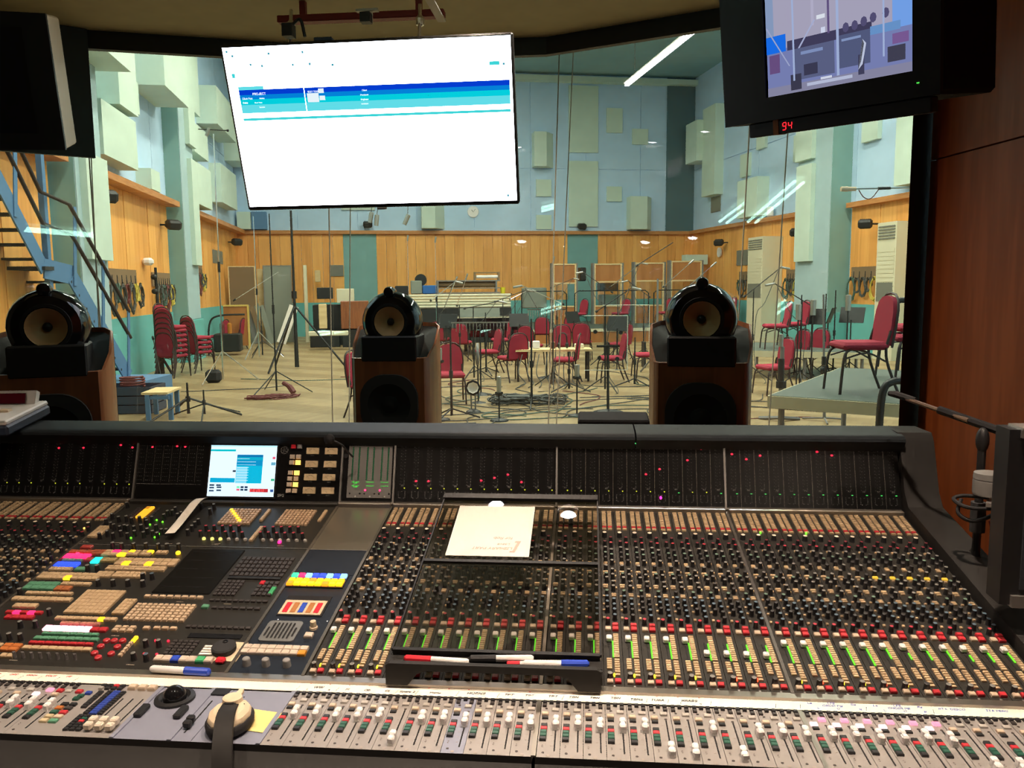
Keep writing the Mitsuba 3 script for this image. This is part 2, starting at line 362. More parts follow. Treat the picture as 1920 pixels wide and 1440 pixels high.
part(k, 'body', mv(bx(.05, .05, .045, (0, -.15, -.05)), (-.68, 4.33, CEIL - .10), -.0965), 'black_plastic')
k = thing('clamp', 'black clamp with cable on top of the large screen, left of its camera', 'clamp')
part(k, 'jaw', mv(cat(bx(.05, .06, .06), path(curve([(.02, 0, .03), (.06, 0, .05), (.08, 0, -.03)], 12), .008)), (-1.07, 4.17, 2.74), -.09), 'black_plastic')
k = thing('sensor_bar', 'short dark sensor box lying on the top edge of the large screen', 'sensor')
part(k, 'housing', mv(cb(.09, .04, .02, (0, 0, 0), .004), (-.90, 4.165, 2.695), -.09), 'navy_plastic')

# ------------------------------------------------------------------ right hanging monitor with a picture of the hall
RMM = mat4((.8729, 3.3945, 2.1232), -.896, .1498, .0233)
rm = thing('hanging_monitor', 'bulky black monitor at top right showing a bluish camera picture of the hall', 'monitor')
part(rm, 'housing', cb(.835, .42, .74, (.4175, .215, .37), .015), 'black_matte', RMM)
part(rm, 'bezel', cat(bb(.0, .835, -.012, .01, 0, .085), bb(0, .19, -.012, .01, .085, .74), bb(.75, .835, -.012, .01, .085, .74), bb(.19, .75, -.012, .01, .52, .74)), 'black_plastic', RMM)
part(rm, 'power_light', bx(.008, .003, .004, (.765, -.0135, .045)), 'lamp_glass', RMM, emit=(.1, .9, .1))
PX, PZ, PW, PH = .1965, .0837, .545, .41
def pic(poly, c, lift, name='picture_patch'):
    """flat patch of the picture; s to the right, t up, both in units of the picture's width"""
    v = [(PX + s * PW, -.003 - .0003 * lift, PZ + t * PW) for s, t in poly]
    part(rm, name, tm(v, [(0, i, i + 1) for i in range(1, len(v) - 1)]), 'screen_black', RMM, emit=[.8 * x for x in c])
def pr(s0, t0, s1, t1, c, lift=2): pic([(s0, t0), (s1, t0), (s1, t1), (s0, t1)], c, lift)
part(rm, 'display', tm([(PX, -.002, PZ), (PX + PW, -.002, PZ), (PX + PW, -.002, PZ + PH), (PX, -.002, PZ + PH)], [(0, 1, 2), (0, 2, 3)]), 'screen_black', RMM, emit=(.17, .20, .42), weight=.3)
pr(0, .30, .88, .75, (.45, .43, .58), 1); pr(0, .30, .06, .75, (.28, .38, .60), 2); pr(.88, .27, 1, .75, (.20, .42, .95), 2)
pr(.95, .42, 1, .75, (.45, .62, .95), 3); pr(.34, .40, .36, .75, (.52, .50, .68), 2)
pr(.0, .28, .15, .39, (.01, .18, .95), 4); pr(.16, .28, .75, .34, (.06, .055, .12), 2); pr(.2, .08, .50, .28, (.12, .14, .27), 3); pr(.52, .10, .74, .30, (.10, .12, .24), 3)
pr(.26, .235, .42, .255, (.25, .33, .60), 4); pr(.55, .26, .68, .275, (.27, .36, .62), 4); pr(.74, .26, .93, .31, (.16, .34, .68), 3)
pr(.28, .10, .38, .17, (.05, .05, .10), 4); pr(.02, .15, .10, .27, (.16, .09, .25), 3); pr(.88, .18, .98, .24, (.22, .12, .34), 3); pr(.85, .08, .96, .17, (.06, .06, .10), 4)
pr(.0, .0, 1, .06, (.28, .28, .42), 2); pr(.30, .03, .62, .05, (.55, .60, .80), 3); pr(.40, .055, .48, .07, (.75, .80, .95), 4); pr(.18, .02, .26, .12, (.05, .05, .09), 4); pr(.66, .04, .70, .16, (.06, .06, .12), 4)
for s, w, t0 in ((.20, .014, .08), (.515, .018, .06), (.82, .012, .12)): pr(s, t0, s + w, .75, (.42, .52, .80), 5)
pr(.455, .33, .47, .75, (.14, .10, .25), 5)
for q in ((.58, .34), (.64, .34), (.70, .35), (.76, .36), (.84, .37)): pic([(q[0] + .022 * math.cos(a), q[1] + .03 * math.sin(a)) for a in np.linspace(0, 6.28, 9)[:-1]], (.10, .09, .20), 4)
pic([(.24, .28), (.255, .28), (.37, .43), (.36, .435)], (.45, .50, .75), 6); pr(.38, .43, .44, .455, (.85, .90, 1.0), 6); pr(.41, .34, .44, .375, (.75, .8, 1.0), 6)
pic([(.0, .45), (.17, .18), (.18, .18), (.012, .45)], (.40, .45, .70), 6)
pic([(.66, .07), (.69, .10), (.715, .22), (.69, .25), (.70, .22), (.68, .12)], (.60, .66, .85), 6)
# number display under it
nd = thing('number_display', 'black bar under the right hanging monitor with red digits 94', 'display')
part(nd, 'housing', cb(.70, .05, .052, (.455, .02, -.028), .004), 'black_plastic', RMM)
part(nd, 'end_cap', bx(.022, .054, .056, (.225, .02, -.028)), 'cherry_wood', RMM)
def seg7(ch, x, z, h, w, th):
    on = {'0': 'abcdef', '1': 'bc', '2': 'abged', '3': 'abgcd', '4': 'fgbc', '5': 'afgcd', '6': 'afgedc', '7': 'abc', '8': 'abcdefg', '9': 'abcdfg', ':': ''}[ch]; ms = []
    for k in on:
        x0, z0, sx, sz = {'a': (0, h/2, w, th), 'g': (0, 0, w, th), 'd': (0, -h/2, w, th), 'f': (-w/2, h/4, th, h/2), 'b': (w/2, h/4, th, h/2), 'e': (-w/2, -h/4, th, h/2), 'c': (w/2, -h/4, th, h/2)}[k]
        ms.append(bx(sx * .84, .001, sz * .84, (x + x0 + z0 * .12, 0, z + z0)))
    return cat(ms)
for i, ch in enumerate('94'): part(nd, 'digit', seg7(ch, .262 + .024 * i, -.028, .026, .014, .0045), 'lamp_glass', RMM @ mat4((0, -.006, 0)), emit=(1.6, .03, .05))

# ------------------------------------------------------------------ left hanging monitor, switched off
LMM = mat4((-1.9921, 3.7874, 2.1235), .3265, .2447, -.0341)
lm = thing('hanging_monitor', 'black monitor at top left, switched off, with pale olive side', 'monitor')
part(lm, 'housing', cb(.80, .30, .56, (-.40, .165, .28), .008), 'cream_plastic', LMM)
part(lm, 'bezel', cat(bb(-.80, 0, -.012, .02, 0, .07), bb(-.80, 0, -.012, .02, .50, .56), bb(-.10, 0, -.012, .02, .07, .50), bb(-.80, -.70, -.012, .02, .07, .50)), 'black_plastic', LMM)
part(lm, 'display', bb(-.70, -.10, -.004, .01, .07, .50), 'screen_black', LMM)

# ------------------------------------------------------------------ three loudspeakers
def cabinet():
    half = [(.19, 0), (.212, .03), (.236, .16), (.238, .30), (.20, .44), (.11, .53), (.0, .555)]
    pts = half + [(-x, y) for x, y in reversed(half[:-1])]
    c = np.asarray(Polygon(pts).exterior.coords)[:-1]
    def top(y): return 1.115 + .17 * mikit_s((y - .01) / .34)
    n, zs = len(c), 1.0
    # wall of the cabinet with a rim that climbs towards the back, hollow top following the rim
    v, f = [], []
    for (x, y) in c: v.append((x, y, 0.0))
    for (x, y) in c: v.append((x, y, top(y)))
    for (x, y) in c: v.append((x * .955, .008 + y * .965, top(y) + .003))
    for (x, y) in c: v.append((x * .94, .013 + y * .955, top(y) - .03))
    for r in range(3):
        for k in range(n):
            a, b = r * n + k, r * n + (k + 1) % n
            f += [(a, b, b + n), (a, b + n, a + n)]
    pv = [(x * .945, .012 + y * .957, top(y) - .02) for (x, y) in c] + [(x * .55, .10 + y * .7, top(y) * .6 + .44) for (x, y) in c] + [(0, .28, 1.18)]
    pf = []
    for k in range(n):
        a, b = k, (k + 1) % n; pf += [(a, b, b + n), (a, b + n, a + n), (n + a, n + b, 2 * n)]
    return tm(v, f), tm(pv, pf)
def mikit_s(t):
    t = min(1, max(0, t)); return t * t * (3 - 2 * t)
cab, cab_top = cabinet()
head = lathe([(.10, -.085), (.135, -.078), (.156, -.05), (.166, 0), (.163, .06), (.148, .13), (.12, .20), (.08, .265), (.035, .31), (0, .325)], 28, False)
head = tm(np.asarray(head.vertices)[:, [0, 2, 1]] * [1, 1, 1], np.asarray(head.faces)[:, ::-1])
headface = lathe([(.086, -.088), (.10, -.087), (.102, -.083)], 28, False); headface = tm(np.asarray(headface.vertices)[:, [0, 2, 1]], np.asarray(headface.faces)[:, ::-1])
cone = lathe([(.0, -.035), (.02, -.04), (.05, -.065), (.083, -.086)], 28, False); cone = tm(np.asarray(cone.vertices)[:, [0, 2, 1]], np.asarray(cone.faces)[:, ::-1])
cone = tm(cone.vertices, np.vstack([cone.faces]))
dust = ellip(.02, .02, .02, (0, -.045, 0), 2)
pod = lathe([(.012, -.075), (.026, -.07), (.030, -.05), (.031, -.02), (.024, .05), (.012, .11), (0, .13)], 16, True); pod = tm(np.asarray(pod.vertices)[:, [0, 2, 1]], np.asarray(pod.faces)[:, ::-1])
ring_out = rrect(.315, .335, .13, 8); ring_in = Point(0, 0).buffer(.118, quad_segs=8)
surround = prism(ring_out.difference(ring_in), .028); surround = tm(np.asarray(surround.vertices)[:, [0, 2, 1]] * [1, -1, 1], surround.faces)
wcone = lathe([(0, .010), (.03, .012), (.045, .022), (.05, .024), (.118, .002)], 24, False); wcone = tm(np.asarray(wcone.vertices)[:, [0, 2, 1]], np.asarray(wcone.faces)[:, ::-1])
neckbox = cb(.305, .28, .14, (0, .14, 1.165), .008)
def speaker(loc, rz, s, label, dz):
    k = thing('loudspeaker', label, 'loudspeaker', None); M = mat4((loc[0], loc[1], dz), rz, s=s)
    part(k, 'cabinet', cab, 'cherry_wood', M, smooth=35); part(k, 'top_pad', cab_top, 'dark_leather', M, smooth=40)
    part(k, 'neck', neckbox, 'black_plastic', M @ mat4((0, -.005, 0)))
    H = M @ mat4((0, .12, 1.31))
    part(k, 'head', head, 'black_gloss', H, smooth=40); part(k, 'driver_ring', headface, 'black_plastic', H, smooth=40)
    c = part(k, 'driver_cone', cone, 'kevlar', H, smooth=40); part(c, 'phase_plug', dust, 'black_plastic', H, smooth=True)
    part(k, 'tweeter', pod, 'black_gloss', M @ mat4((0, .10, 1.472)), smooth=40)
    w = part(k, 'woofer', surround, 'rubber', M @ mat4((0, -.002, .86)))
    part(w, 'cone', wcone, 'black_matte', M @ mat4((0, -.027, .86)), smooth=40)
    single('speaker_plinth', 'black plinth under the ' + label.split(',')[0], 'plinth', cb(.5, .55, dz - .002, (0, 0, 0), .01), 'black_matte', mat4((loc[0] - .25 * s * math.sin(rz), loc[1] + .25 * s * math.cos(rz), dz / 2 - .001), rz))
speaker((-.655, 4.36), -.06, .98, 'centre loudspeaker, cherry wood cabinet with glossy black head, middle of the window', .03)
speaker((.838, 3.62), -.20, .98, 'right loudspeaker, cherry wood cabinet with glossy black head, below the right monitor', .06)
speaker((-1.94, 3.42), .38, .98, 'left loudspeaker, cherry wood cabinet with glossy black head, before the blue stairs', .06)

# ================================================================== MIXING CONSOLE
PSI = .093175
EU, EV = np.array([math.cos(PSI), -math.sin(PSI), 0]), np.array([math.sin(PSI), math.cos(PSI), 0])
VZ = {'btop': (2.1130, 1.1006), 'bbot': (2.0567, .9333), 'cbot': (1.3559, .8083), 'ftop': (1.3105, .8039), 'front': (1.1500, .8011)}
CON = np.eye(4); CON[:3, 0], CON[:3, 1] = EU, EV                       # u along the desk, v away from the engineer
def plane(a, b):
    (v1, z1), (v2, z2) = VZ[a], VZ[b]; L = math.hypot(v2 - v1, z2 - z1); c, s = (v2 - v1) / L, (z2 - z1) / L
    M = np.eye(4); M[:3, 0] = EU; M[:3, 1] = EV * c + np.array([0, 0, s]); M[:3, 2] = -EV * s + np.array([0, 0, c]); M[:3, 3] = EV * v1 + np.array([0, 0, z1])
    return M
FAD, PAN, BRG = plane('front', 'ftop'), plane('cbot', 'bbot'), plane('bbot', 'btop')
PITCH_CH = .0352
UA, UB, UC, UD, UE, UF, UEND = -1.6484, -1.2220, -.6500, -.5076, -.0807, .3458, .7723
desk = thing('mixing_console', 'large dark mixing console with rows of knobs and faders across the foreground', 'mixing console')
CAM = EYE
# ---- registry of controls: the nearest 300 of one name become parts, the rest one piece
_ctl = {}
def colored(m, cols):
    """cols: one colour, or (z threshold, low colour, high colour) on face height"""
    v, f = np.asarray(m.vertices), np.asarray(m.faces); tri = v[f].reshape(-1, 3); zc = v[f].mean(1)[:, 2]
    if len(cols) == 3 and not hasattr(cols[1], '__len__'): c = np.tile(np.array(cols, float), (len(tri), 1))
    else:
        th, lo, hi = cols; c = np.repeat(np.where((zc > th)[:, None], np.array(hi, float), np.array(lo, float)), 3, 0)
    out = tm(tri, np.arange(len(tri)).reshape(-1, 3)); out.vcol = c; return out
_vc = {}
def vcm(key, make):
    if key not in _vc: _vc[key] = make()
    return _vc[key]
def ctl(name, mesh, M, parent=desk): _ctl.setdefault(name, []).append((mesh, M, parent))
COL = {'beige': (.50, .365, .215), 'beigekey': (.54, .41, .27), 'roundbeige': (.46, .32, .20), 'dimred': (.40, .06, .05), 'orangered': (.42, .10, .05), 'teal': (.16, .26, .22), 'brownred': (.34, .10, .05), 'olive': (.36, .28, .13),
       'green': (.10, .28, .17), 'brown': (.38, .13, .05), 'red': (.45, .035, .04), 'salmon': (.50, .22, .16), 'orange': (.46, .15, .04), 'darkkey': (.045, .042, .038), 'cream': (.55, .44, .32), 'white': (.78, .765, .74), 'dk': (.02, .02, .021), 'dkgreen': (.02, .085, .055), 'grey': (.33, .31, .28), 'lgrey': (.40, .38, .34), 'blue': (.03, .06, .30), 'tape': (.5, .42, .25)}
LIT = {'Lpink': (1.6, .03, .18), 'Lpinkwhite': (2.2, .75, .95), 'Lblue': (.03, .09, 1.3), 'Lcyan': (.02, 1.0, .75), 'Lyellow': (1.7, .85, .02), 'Lorange': (1.1, .40, .02), 'Lred': (1.8, .02, .06), 'Lgreen': (.20, 1.3, .03), 'Lamber': (1.7, .75, .15), 'Llblue': (.35, .75, 1.5), 'Lgrn2': (.05, 1.0, .4)}
def key_mesh(sx, sy, sz, c): return vcm(('k', round(sx, 4), round(sy, 4), sz, c), lambda: colored(keycap(sx, sy, sz, .86), COL[c]))
def knob_mesh(r, h, cap, body='dk'):
    def mk():
        return colored(lathe([(r * 1.12, 0), (r * 1.0, h * .12), (r * .82, h * .96), (r * .66, h)], 10), (h * .965, COL[body], CAPS[cap]))
    return vcm(('n', r, h, cap, body), mk)
CAPS = {'grey': (.17, .17, .155), 'dark': (.04, .04, .04), 'green': (.10, .165, .125), 'blue': (.075, .12, .155), 'red': (.36, .035, .05), 'dred': (.14, .02, .03), 'white': (.80, .70, .55), 'cream': (.5, .45, .34)}
def on(P, u, w, h=0.0, rz=0.0): return P @ mat4((u, w, h), rz)
def led(name, mesh, M, c, parent=desk, **kw): return part(parent, name, mesh, 'lamp_glass', M, emit=[1.5 * x for x in c], **kw)
def lit_key(sx, sy, sz): return vcm(('lk', round(sx, 4), round(sy, 4), sz), lambda: keycap(sx, sy, sz, .86))

# ---- carcass
part(desk, 'body', xf(yz_x(prism([(1.02, .10), (1.02, .66), (1.16, .755), (1.33, .76), (1.36, .765), (2.07, .89), (2.13, 1.06), (2.22, 1.06), (2.26, .10)], 2.60, -1.80)), CON), 'black_matte')
part(desk, 'plinth', xf(bb(-1.7, .7, 1.15, 2.2, 0, .10), CON), 'black_matte')
arm = [(1.15, .8005), (1.149, .79), (1.132, .775), (1.09, .752), (1.055, .715), (1.035, .66), (1.04, .62), (1.10, .60), (1.16, .755)]
for a, b in ((-1.80, UE - .0025), (UE + .0025, .80)):
    part(desk, 'armrest', xf(yz_x(prism(arm, b - a, a)), CON), 'dark_leather', smooth=30)
rail = [(2.090, 1.1005), (2.086, 1.106), (2.088, 1.113), (2.096, 1.118), (2.110, 1.1205), (2.215, 1.125), (2.245, 1.118), (2.26, 1.09), (2.25, 1.03), (2.14, 1.03)]
for a, b in ((-1.80, .1195), (.1235, .785)):
    part(desk, 'top_rail', xf(yz_x(prism(rail, b - a, a)), CON), 'grey_leather', smooth=30)
cheek = [(1.08, .76), (1.16, .822), (1.36, .832), (2.035, .955), (2.062, .985), (2.108, 1.104), (2.125, 1.124), (2.235, 1.122), (2.26, 1.08), (2.26, .55), (1.08, .55)]
part(desk, 'end_cheek', xf(yz_x(prism(cheek, .082, UEND + .006)), CON), 'dark_leather', smooth=25)
# ledge between fader bank and module bank, chrome strip along the foot of the meter bridge
part(desk, 'ledge', xf(bb(-1.80, .79, 1.338, 1.3565, .796, .8115), CON), 'brushed_steel')
for a, b in ((-1.80, UB - .002), (UD + .002, UE - .002), (UE + .002, UF - .002), (UF + .002, UEND)):
    part(desk, 'bridge_foot', xf(cb(b - a, .020, .016, ((a + b) / 2, 2.047, .935), .003), CON), 'brushed_steel')
part(desk, 'bridge_foot', xf(cb(UC - UB, .02, .016, ((UB + UC) / 2, 2.047, .933), .003), CON), 'panel_dark')
part(desk, 'bridge_foot', xf(cb(UD - UC, .02, .016, ((UD + UC) / 2, 2.047, .935), .003), CON), 'brushed_steel')
# dividers
for u in (UB, UC, UD, UE, UF):
    part(desk, 'divider', bx(.005, .172, .008, (u, .088, .001)), 'silver', BRG)
    part(desk, 'divider', bx(.006, .70, .006, (u, .35, .001)), 'brushed_steel', PAN)
for u, m in ((UC - .0945, 'fader_metal_blue_sheen'), (UC, 'fader_metal_blue_sheen'), (UD + .001, 'fader_metal_blue_sheen'), (UE, 'brushed_steel'), (UF, 'brushed_steel')):
    part(desk, 'divider', bx(.007, .160, .003, (u, .080, .0005)), m, FAD)

# ---- channel strips
L_, R_ = -.0072, .0066
KN = [(L_, .556, 'big', 'white'), (R_, .534, 'dred', 'dred'), (L_, .514, 'dred', 'dred'), (R_, .508, 'd', 'red'), (L_, .483, 'n', 'grey'), (R_, .473, 'n', 'grey'), (L_, .459, 'n', 'green'), (R_, .450, 'n', 'green'), (L_, .437, 'n', 'dark'), (R_, .424, 'n', 'grey'),
      (L_, .400, 'n', 'grey'), (R_, .385, 'n', 'grey'), (L_, .367, 'n', 'green'), (R_, .363, 'n', 'grey'), (L_ + .001, .350, 'n', 'grey'), (R_, .334, 'n', 'grey'), (R_, .316, 'n', 'grey'), (L_, .297, 'n', 'green'), (L_, .276, 'n', 'blue'), (R_, .266, 'n', 'blue'),
      (L_, .256, 'n', 'blue'), (R_, .246, 'n', 'blue'), (L_, .235, 'n', 'dark'), (R_, .228, 'n', 'blue'), (R_, .208, 'n', 'blue'), (L_, .194, 'n', 'red'), (L_, .0235, 'low', 'grey')]
KM = {'big': (.0062, .013), 'dred': (.0045, .012), 'd': (.0045, .012), 'n': (.0046, .0135), 'low': (.0055, .014)}
def tilt_knob(P, u, w): return P @ mat4((u, w, .0012), rnd.uniform(-1, 1))
plate = bx(PITCH_CH - .0009, .705, .004, (0, .3525, -.0012))
slot = bx(.0022, .056, .001, (0, .1125, .0012))
screw = lathe([(.0024, 0), (.0022, .0012), (.001, .0016)], 8)
small = [(L_, .430, 'beige', .009, .0055), (L_, .4235, 'beige', .009, .0045), (L_ - .001, .391, 'beige', .011, .006), (L_ - .003, .380, 'beige', .005, .005), (R_ + .003, .352, 'beige', .008, .005), (L_ - .002, .335, 'beige', .011, .006), (L_ - .002, .327, 'beige', .009, .004),
         (R_ + .001, .300, 'beige', .010, .0045), (R_ + .001, .2935, 'beige', .010, .004), (L_ - .006, .292, 'beige', .005, .004), (L_ - .0065, .262, 'beige', .0045, .004), (L_ - .0065, .240, 'beige', .005, .004), (L_ - .0065, .212, 'beige', .005, .006), (R_ + .0055, .434, 'beige', .004, .004), (L_ + .001, .500, 'beige', .006, .005), (R_ + .0065, .395, 'beige', .004, .004), (R_ + .006, .373, 'beige', .004, .004), (R_ + .0065, .325, 'beige', .004, .005)]
def strip(u0, idx, bank, num):
    """one channel strip whose centre line runs at u0"""
    nm = 'channel_strip'
    k = part(desk, nm, plate, 'panel_dark', on(PAN, u0, 0))
    for col in (L_, R_):
        for r in range(11):
            c = 'red' if r == 1 else 'beige'
            ctl('routing_button', key_mesh(.0102, .0062, .004, c), on(PAN, u0 + col, .5935 + r * .0092, .001), k)
    for du, w, kind, cap in KN:
        r, h = KM[kind]
        if cap in ('grey', 'green', 'blue') and (idx * 7 + int(w * 997)) % 5 == 0: cap = 'dark'
        ctl('knob', knob_mesh(r, h, cap), tilt_knob(PAN, u0 + du, w), k)
    for du, w, c, sx, sy in small: ctl('push_button', key_mesh(sx, sy, .0035, c), on(PAN, u0 + du, w, .001), k)
    ctl('cream_button', key_mesh(.0115, .0105, .005, 'cream'), on(PAN, u0 + L_, .1745, .001), k)
    ctl('red_button', key_mesh(.0120, .0105, .006, 'red'), on(PAN, u0 + R_, .1735, .001), k)
    ctl('red_button', key_mesh(.0120, .0085, .0075, 'red'), on(PAN, u0 + R_, .1845, .001), k)
    part(k, 'fader_slot', slot, 'black_matte', on(PAN, u0 + L_ + .001, 0))
    low = (bank == 'E' and idx in (8, 9, 10, 11))
    cw = .100 if low else .1385
    ctl('fader_cap', vcm('minicap', lambda: colored(cb(.0105, .0125, .009, (0, 0, .0065), .0016), COL['white'])), on(PAN, u0 + L_ + .001, cw), k)
    # lit bar beside the small fader
    h = .050 if not (bank == 'F' and idx >= 5) else .018 + .008 * (idx % 3)
    led('level_bar', bx(.0026, h, .0012), on(PAN, u0 + .0004, .0865 + h / 2 + (.0 if h > .04 else .022), .0018), (.13, .95, .01), k)
    for r in range(12): ctl('select_button', key_mesh(.0100, .0048, .0032, 'beige'), on(PAN, u0 + R_, .0865 + r * .0063, .001), k)
    for r in range(5): ctl('select_button', key_mesh(.0092, .0050, .0032, 'beige'), on(PAN, u0 + L_, .0530 + r * .0064, .001), k)
    for r in range(6): ctl('select_button', key_mesh(.0096, .0050, .0032, 'beige'), on(PAN, u0 + R_, .0430 + r * .0068, .001), k)
    ctl('push_button', key_mesh(.009, .005, .003, 'beige'), on(PAN, u0 + R_, .0345, .001), k)
    c = (1.3, 1.0, .02)
    if (bank, idx) in (('E', 9), ('E', 10), ('F', 1), ('F', 4)): c = (1.6, .10, .02)
    if not ((bank == 'E' and idx in (8, 11)) or (bank == 'F' and idx >= 6) or bank == 'A'):
        led('indicator_light', vcm('ind', lambda: ellip(.0022, .0058, .002, (0, 0, .002), 1)), on(PAN, u0 + .0005, .034), c, k)
    ctl('cream_button', key_mesh(.0110, .0095, .005, 'cream'), on(PAN, u0 + L_, .0148, .001), k)
    ctl('red_button', key_mesh(.0112, .0098, .0055, 'red'), on(PAN, u0 + R_, .0155, .001), k)
    part(k, 'screw', screw, 'silver', on(PAN, u0, .0055)); 
    part(k, 'screw', screw, 'silver', on(PAN, u0 - .001, .699))
BANKS = (('A', UA, 12, 13), ('D', UD + .004, 12, 25), ('E', UE + .004, 12, 37), ('F', UF + .004, 12, 49))
for bank, u, n, num in BANKS:
    for i in range(n): strip(u + (i + .5) * PITCH_CH, i, bank, num + i)
for u, w, c in ((UF + .004 + 1.62 * PITCH_CH, .588, 'Lgreen'), (UF + .004 + 4.6 * PITCH_CH, .588, 'Lgreen'), (UF + .017, .560, 'Lamber'), (UF + .088, .558, 'Lamber'), (UB - .034, .545, 'Lamber')):
    led('indicator_light', vcm('ind2', lambda: ellip(.0025, .003, .003, (0, 0, .003), 1)), on(PAN, u, w), LIT[c])
for i in range(7, 12): led('lit_button', lit_key(.011, .006, .0045), on(PAN, UF + .004 + (i + .5) * PITCH_CH + L_ - .001, .391, .001), (.75, .42, .03))

# ---- fader bank
SILV = 'fader_metal'
fplate = bx(PITCH_CH - .0007, .159, .003, (0, .0795, -.0017))
fslot = bx(.0021, .098, .0006, (.0090, .066, .0001))
dot = lathe([(.0022, 0), (.0022, .0004)], 8)
capm = vcm('cap', lambda: colored(cat(cb(.0100, .0125, .011, (0, .0062, .0085), .0020), cb(.0108, .0125, .0105, (0, -.0066, .0075), .0024), bx(.0085, .026, .004, (0, 0, .002))), COL['white']))
def fader_strip(u0, k0, cap_w, lit=False, metal=SILV):
    k = part(desk, 'fader_strip', fplate, metal, on(FAD, u0, 0))
    part(k, 'fader_slot', fslot, 'black_matte', on(FAD, u0, 0))
    for du in (-.0120, -.001, .0100): ctl('switch', key_mesh(.0062, .0066, .0042, 'dk'), on(FAD, u0 + du, .1545, 0), k)
    for du in (-.0120, .0100): ctl('switch', key_mesh(.0064, .0072, .0034, 'darkkey'), on(FAD, u0 + du, .1455, 0), k)
    ctl('panel_dot', colored_dot, on(FAD, u0 - .0085, .1375), k); ctl('panel_dot', colored_dot, on(FAD, u0 - .0085, .0880), k); ctl('panel_dot', colored_dot, on(FAD, u0 + .0088, .1185), k)
    ctl('panel_dot', colored_dot, on(FAD, u0 - .0080, .0118), k); ctl('panel_dot', dot_grey, on(FAD, u0 + .0005, .0045), k)
    if lit:
        led('lit_button', lit_key(.0115, .0085, .004), on(FAD, u0 + .0065, .1335, 0), (1.1, .30, .42), k); led('lit_button', lit_key(.0115, .0080, .004), on(FAD, u0 - .0095, .1190, 0), (1.3, .70, .70), k)
    else:
        ctl('label_button', key_mesh(.0115, .0085, .0030, 'lgrey'), on(FAD, u0 + .0065, .1330, 0), k)
        ctl('cream_button', key_mesh(.0112, .0080, .0040, 'cream'), on(FAD, u0 - .0095, .1185, 0), k)
    ctl('switch', key_mesh(.0098, .0062, .0030, 'dk'), on(FAD, u0 - .0092, .1080, 0), k)
    ctl('switch', key_mesh(.0098, .0085, .0040, 'dk'), on(FAD, u0 - .0095, .0835, 0), k)
    ctl('mute_switch', key_mesh(.0102, .0085, .0042, 'red'), on(FAD, u0 - .0096, .0745, 0), k)
    ctl('green_switch', key_mesh(.0102, .0085, .0042, 'dkgreen'), on(FAD, u0 - .0098, .0650, 0), k)
    ctl('green_switch', key_mesh(.0102, .0080, .0042, 'dkgreen'), on(FAD, u0 - .0099, .0558, 0), k)
    ctl('switch', key_mesh(.0102, .0085, .0042, 'dk'), on(FAD, u0 - .0100, .0460, 0), k)
    ctl('arrow_mark', arrows, on(FAD, u0 - .0098, .0290), k)
    for r in range(6): ctl('scale_mark', tick, on(FAD, u0 + .0035, .030 + r * .014), k)
    ctl('fader_cap', capm, on(FAD, u0 + .0090, cap_w, 0), k)
colored_dot = colored(dot, (.05, .04, .035)); dot_grey = colored(lathe([(.003, 0), (.003, .0003)], 8), (.30, .27, .24))
arrows = colored(cat(tm([(-.0018, .0012, .0002), (.0018, .0012, .0002), (0, .0036, .0002)], [(0, 1, 2)]), tm([(-.0018, -.0012, .0002), (0, -.0036, .0002), (.0018, -.0012, .0002)], [(0, 1, 2)])), (.12, .10, .09))
tick = colored(bx(.004, .0004, .0002), (.35, .31, .27))
CAPW = {'D': {5: .024}, 'E': {5: .024, 6: .022, 8: .021}, 'F': {6: .020, 7: .020, 8: .020, 9: .020, 10: .020, 11: .020}}
for bank, u, n, num in BANKS:
    if bank == 'A':
        for j in range(10): fader_strip(-1.2425 + (j + .5) * PITCH_CH, num, .080 + .003 * ((j * 5) % 3) - .002, lit=j in (8,))
        continue
    for i in range(n):
        w = CAPW[bank].get(i, .0835 + .0022 * ((i * 7 + num) % 3))
        fader_strip(u + (i + .5) * PITCH_CH, num, w, lit=(bank == 'F' and i < 6), metal='fader_metal_blue_sheen' if bank == 'D' and i == 8 else SILV)
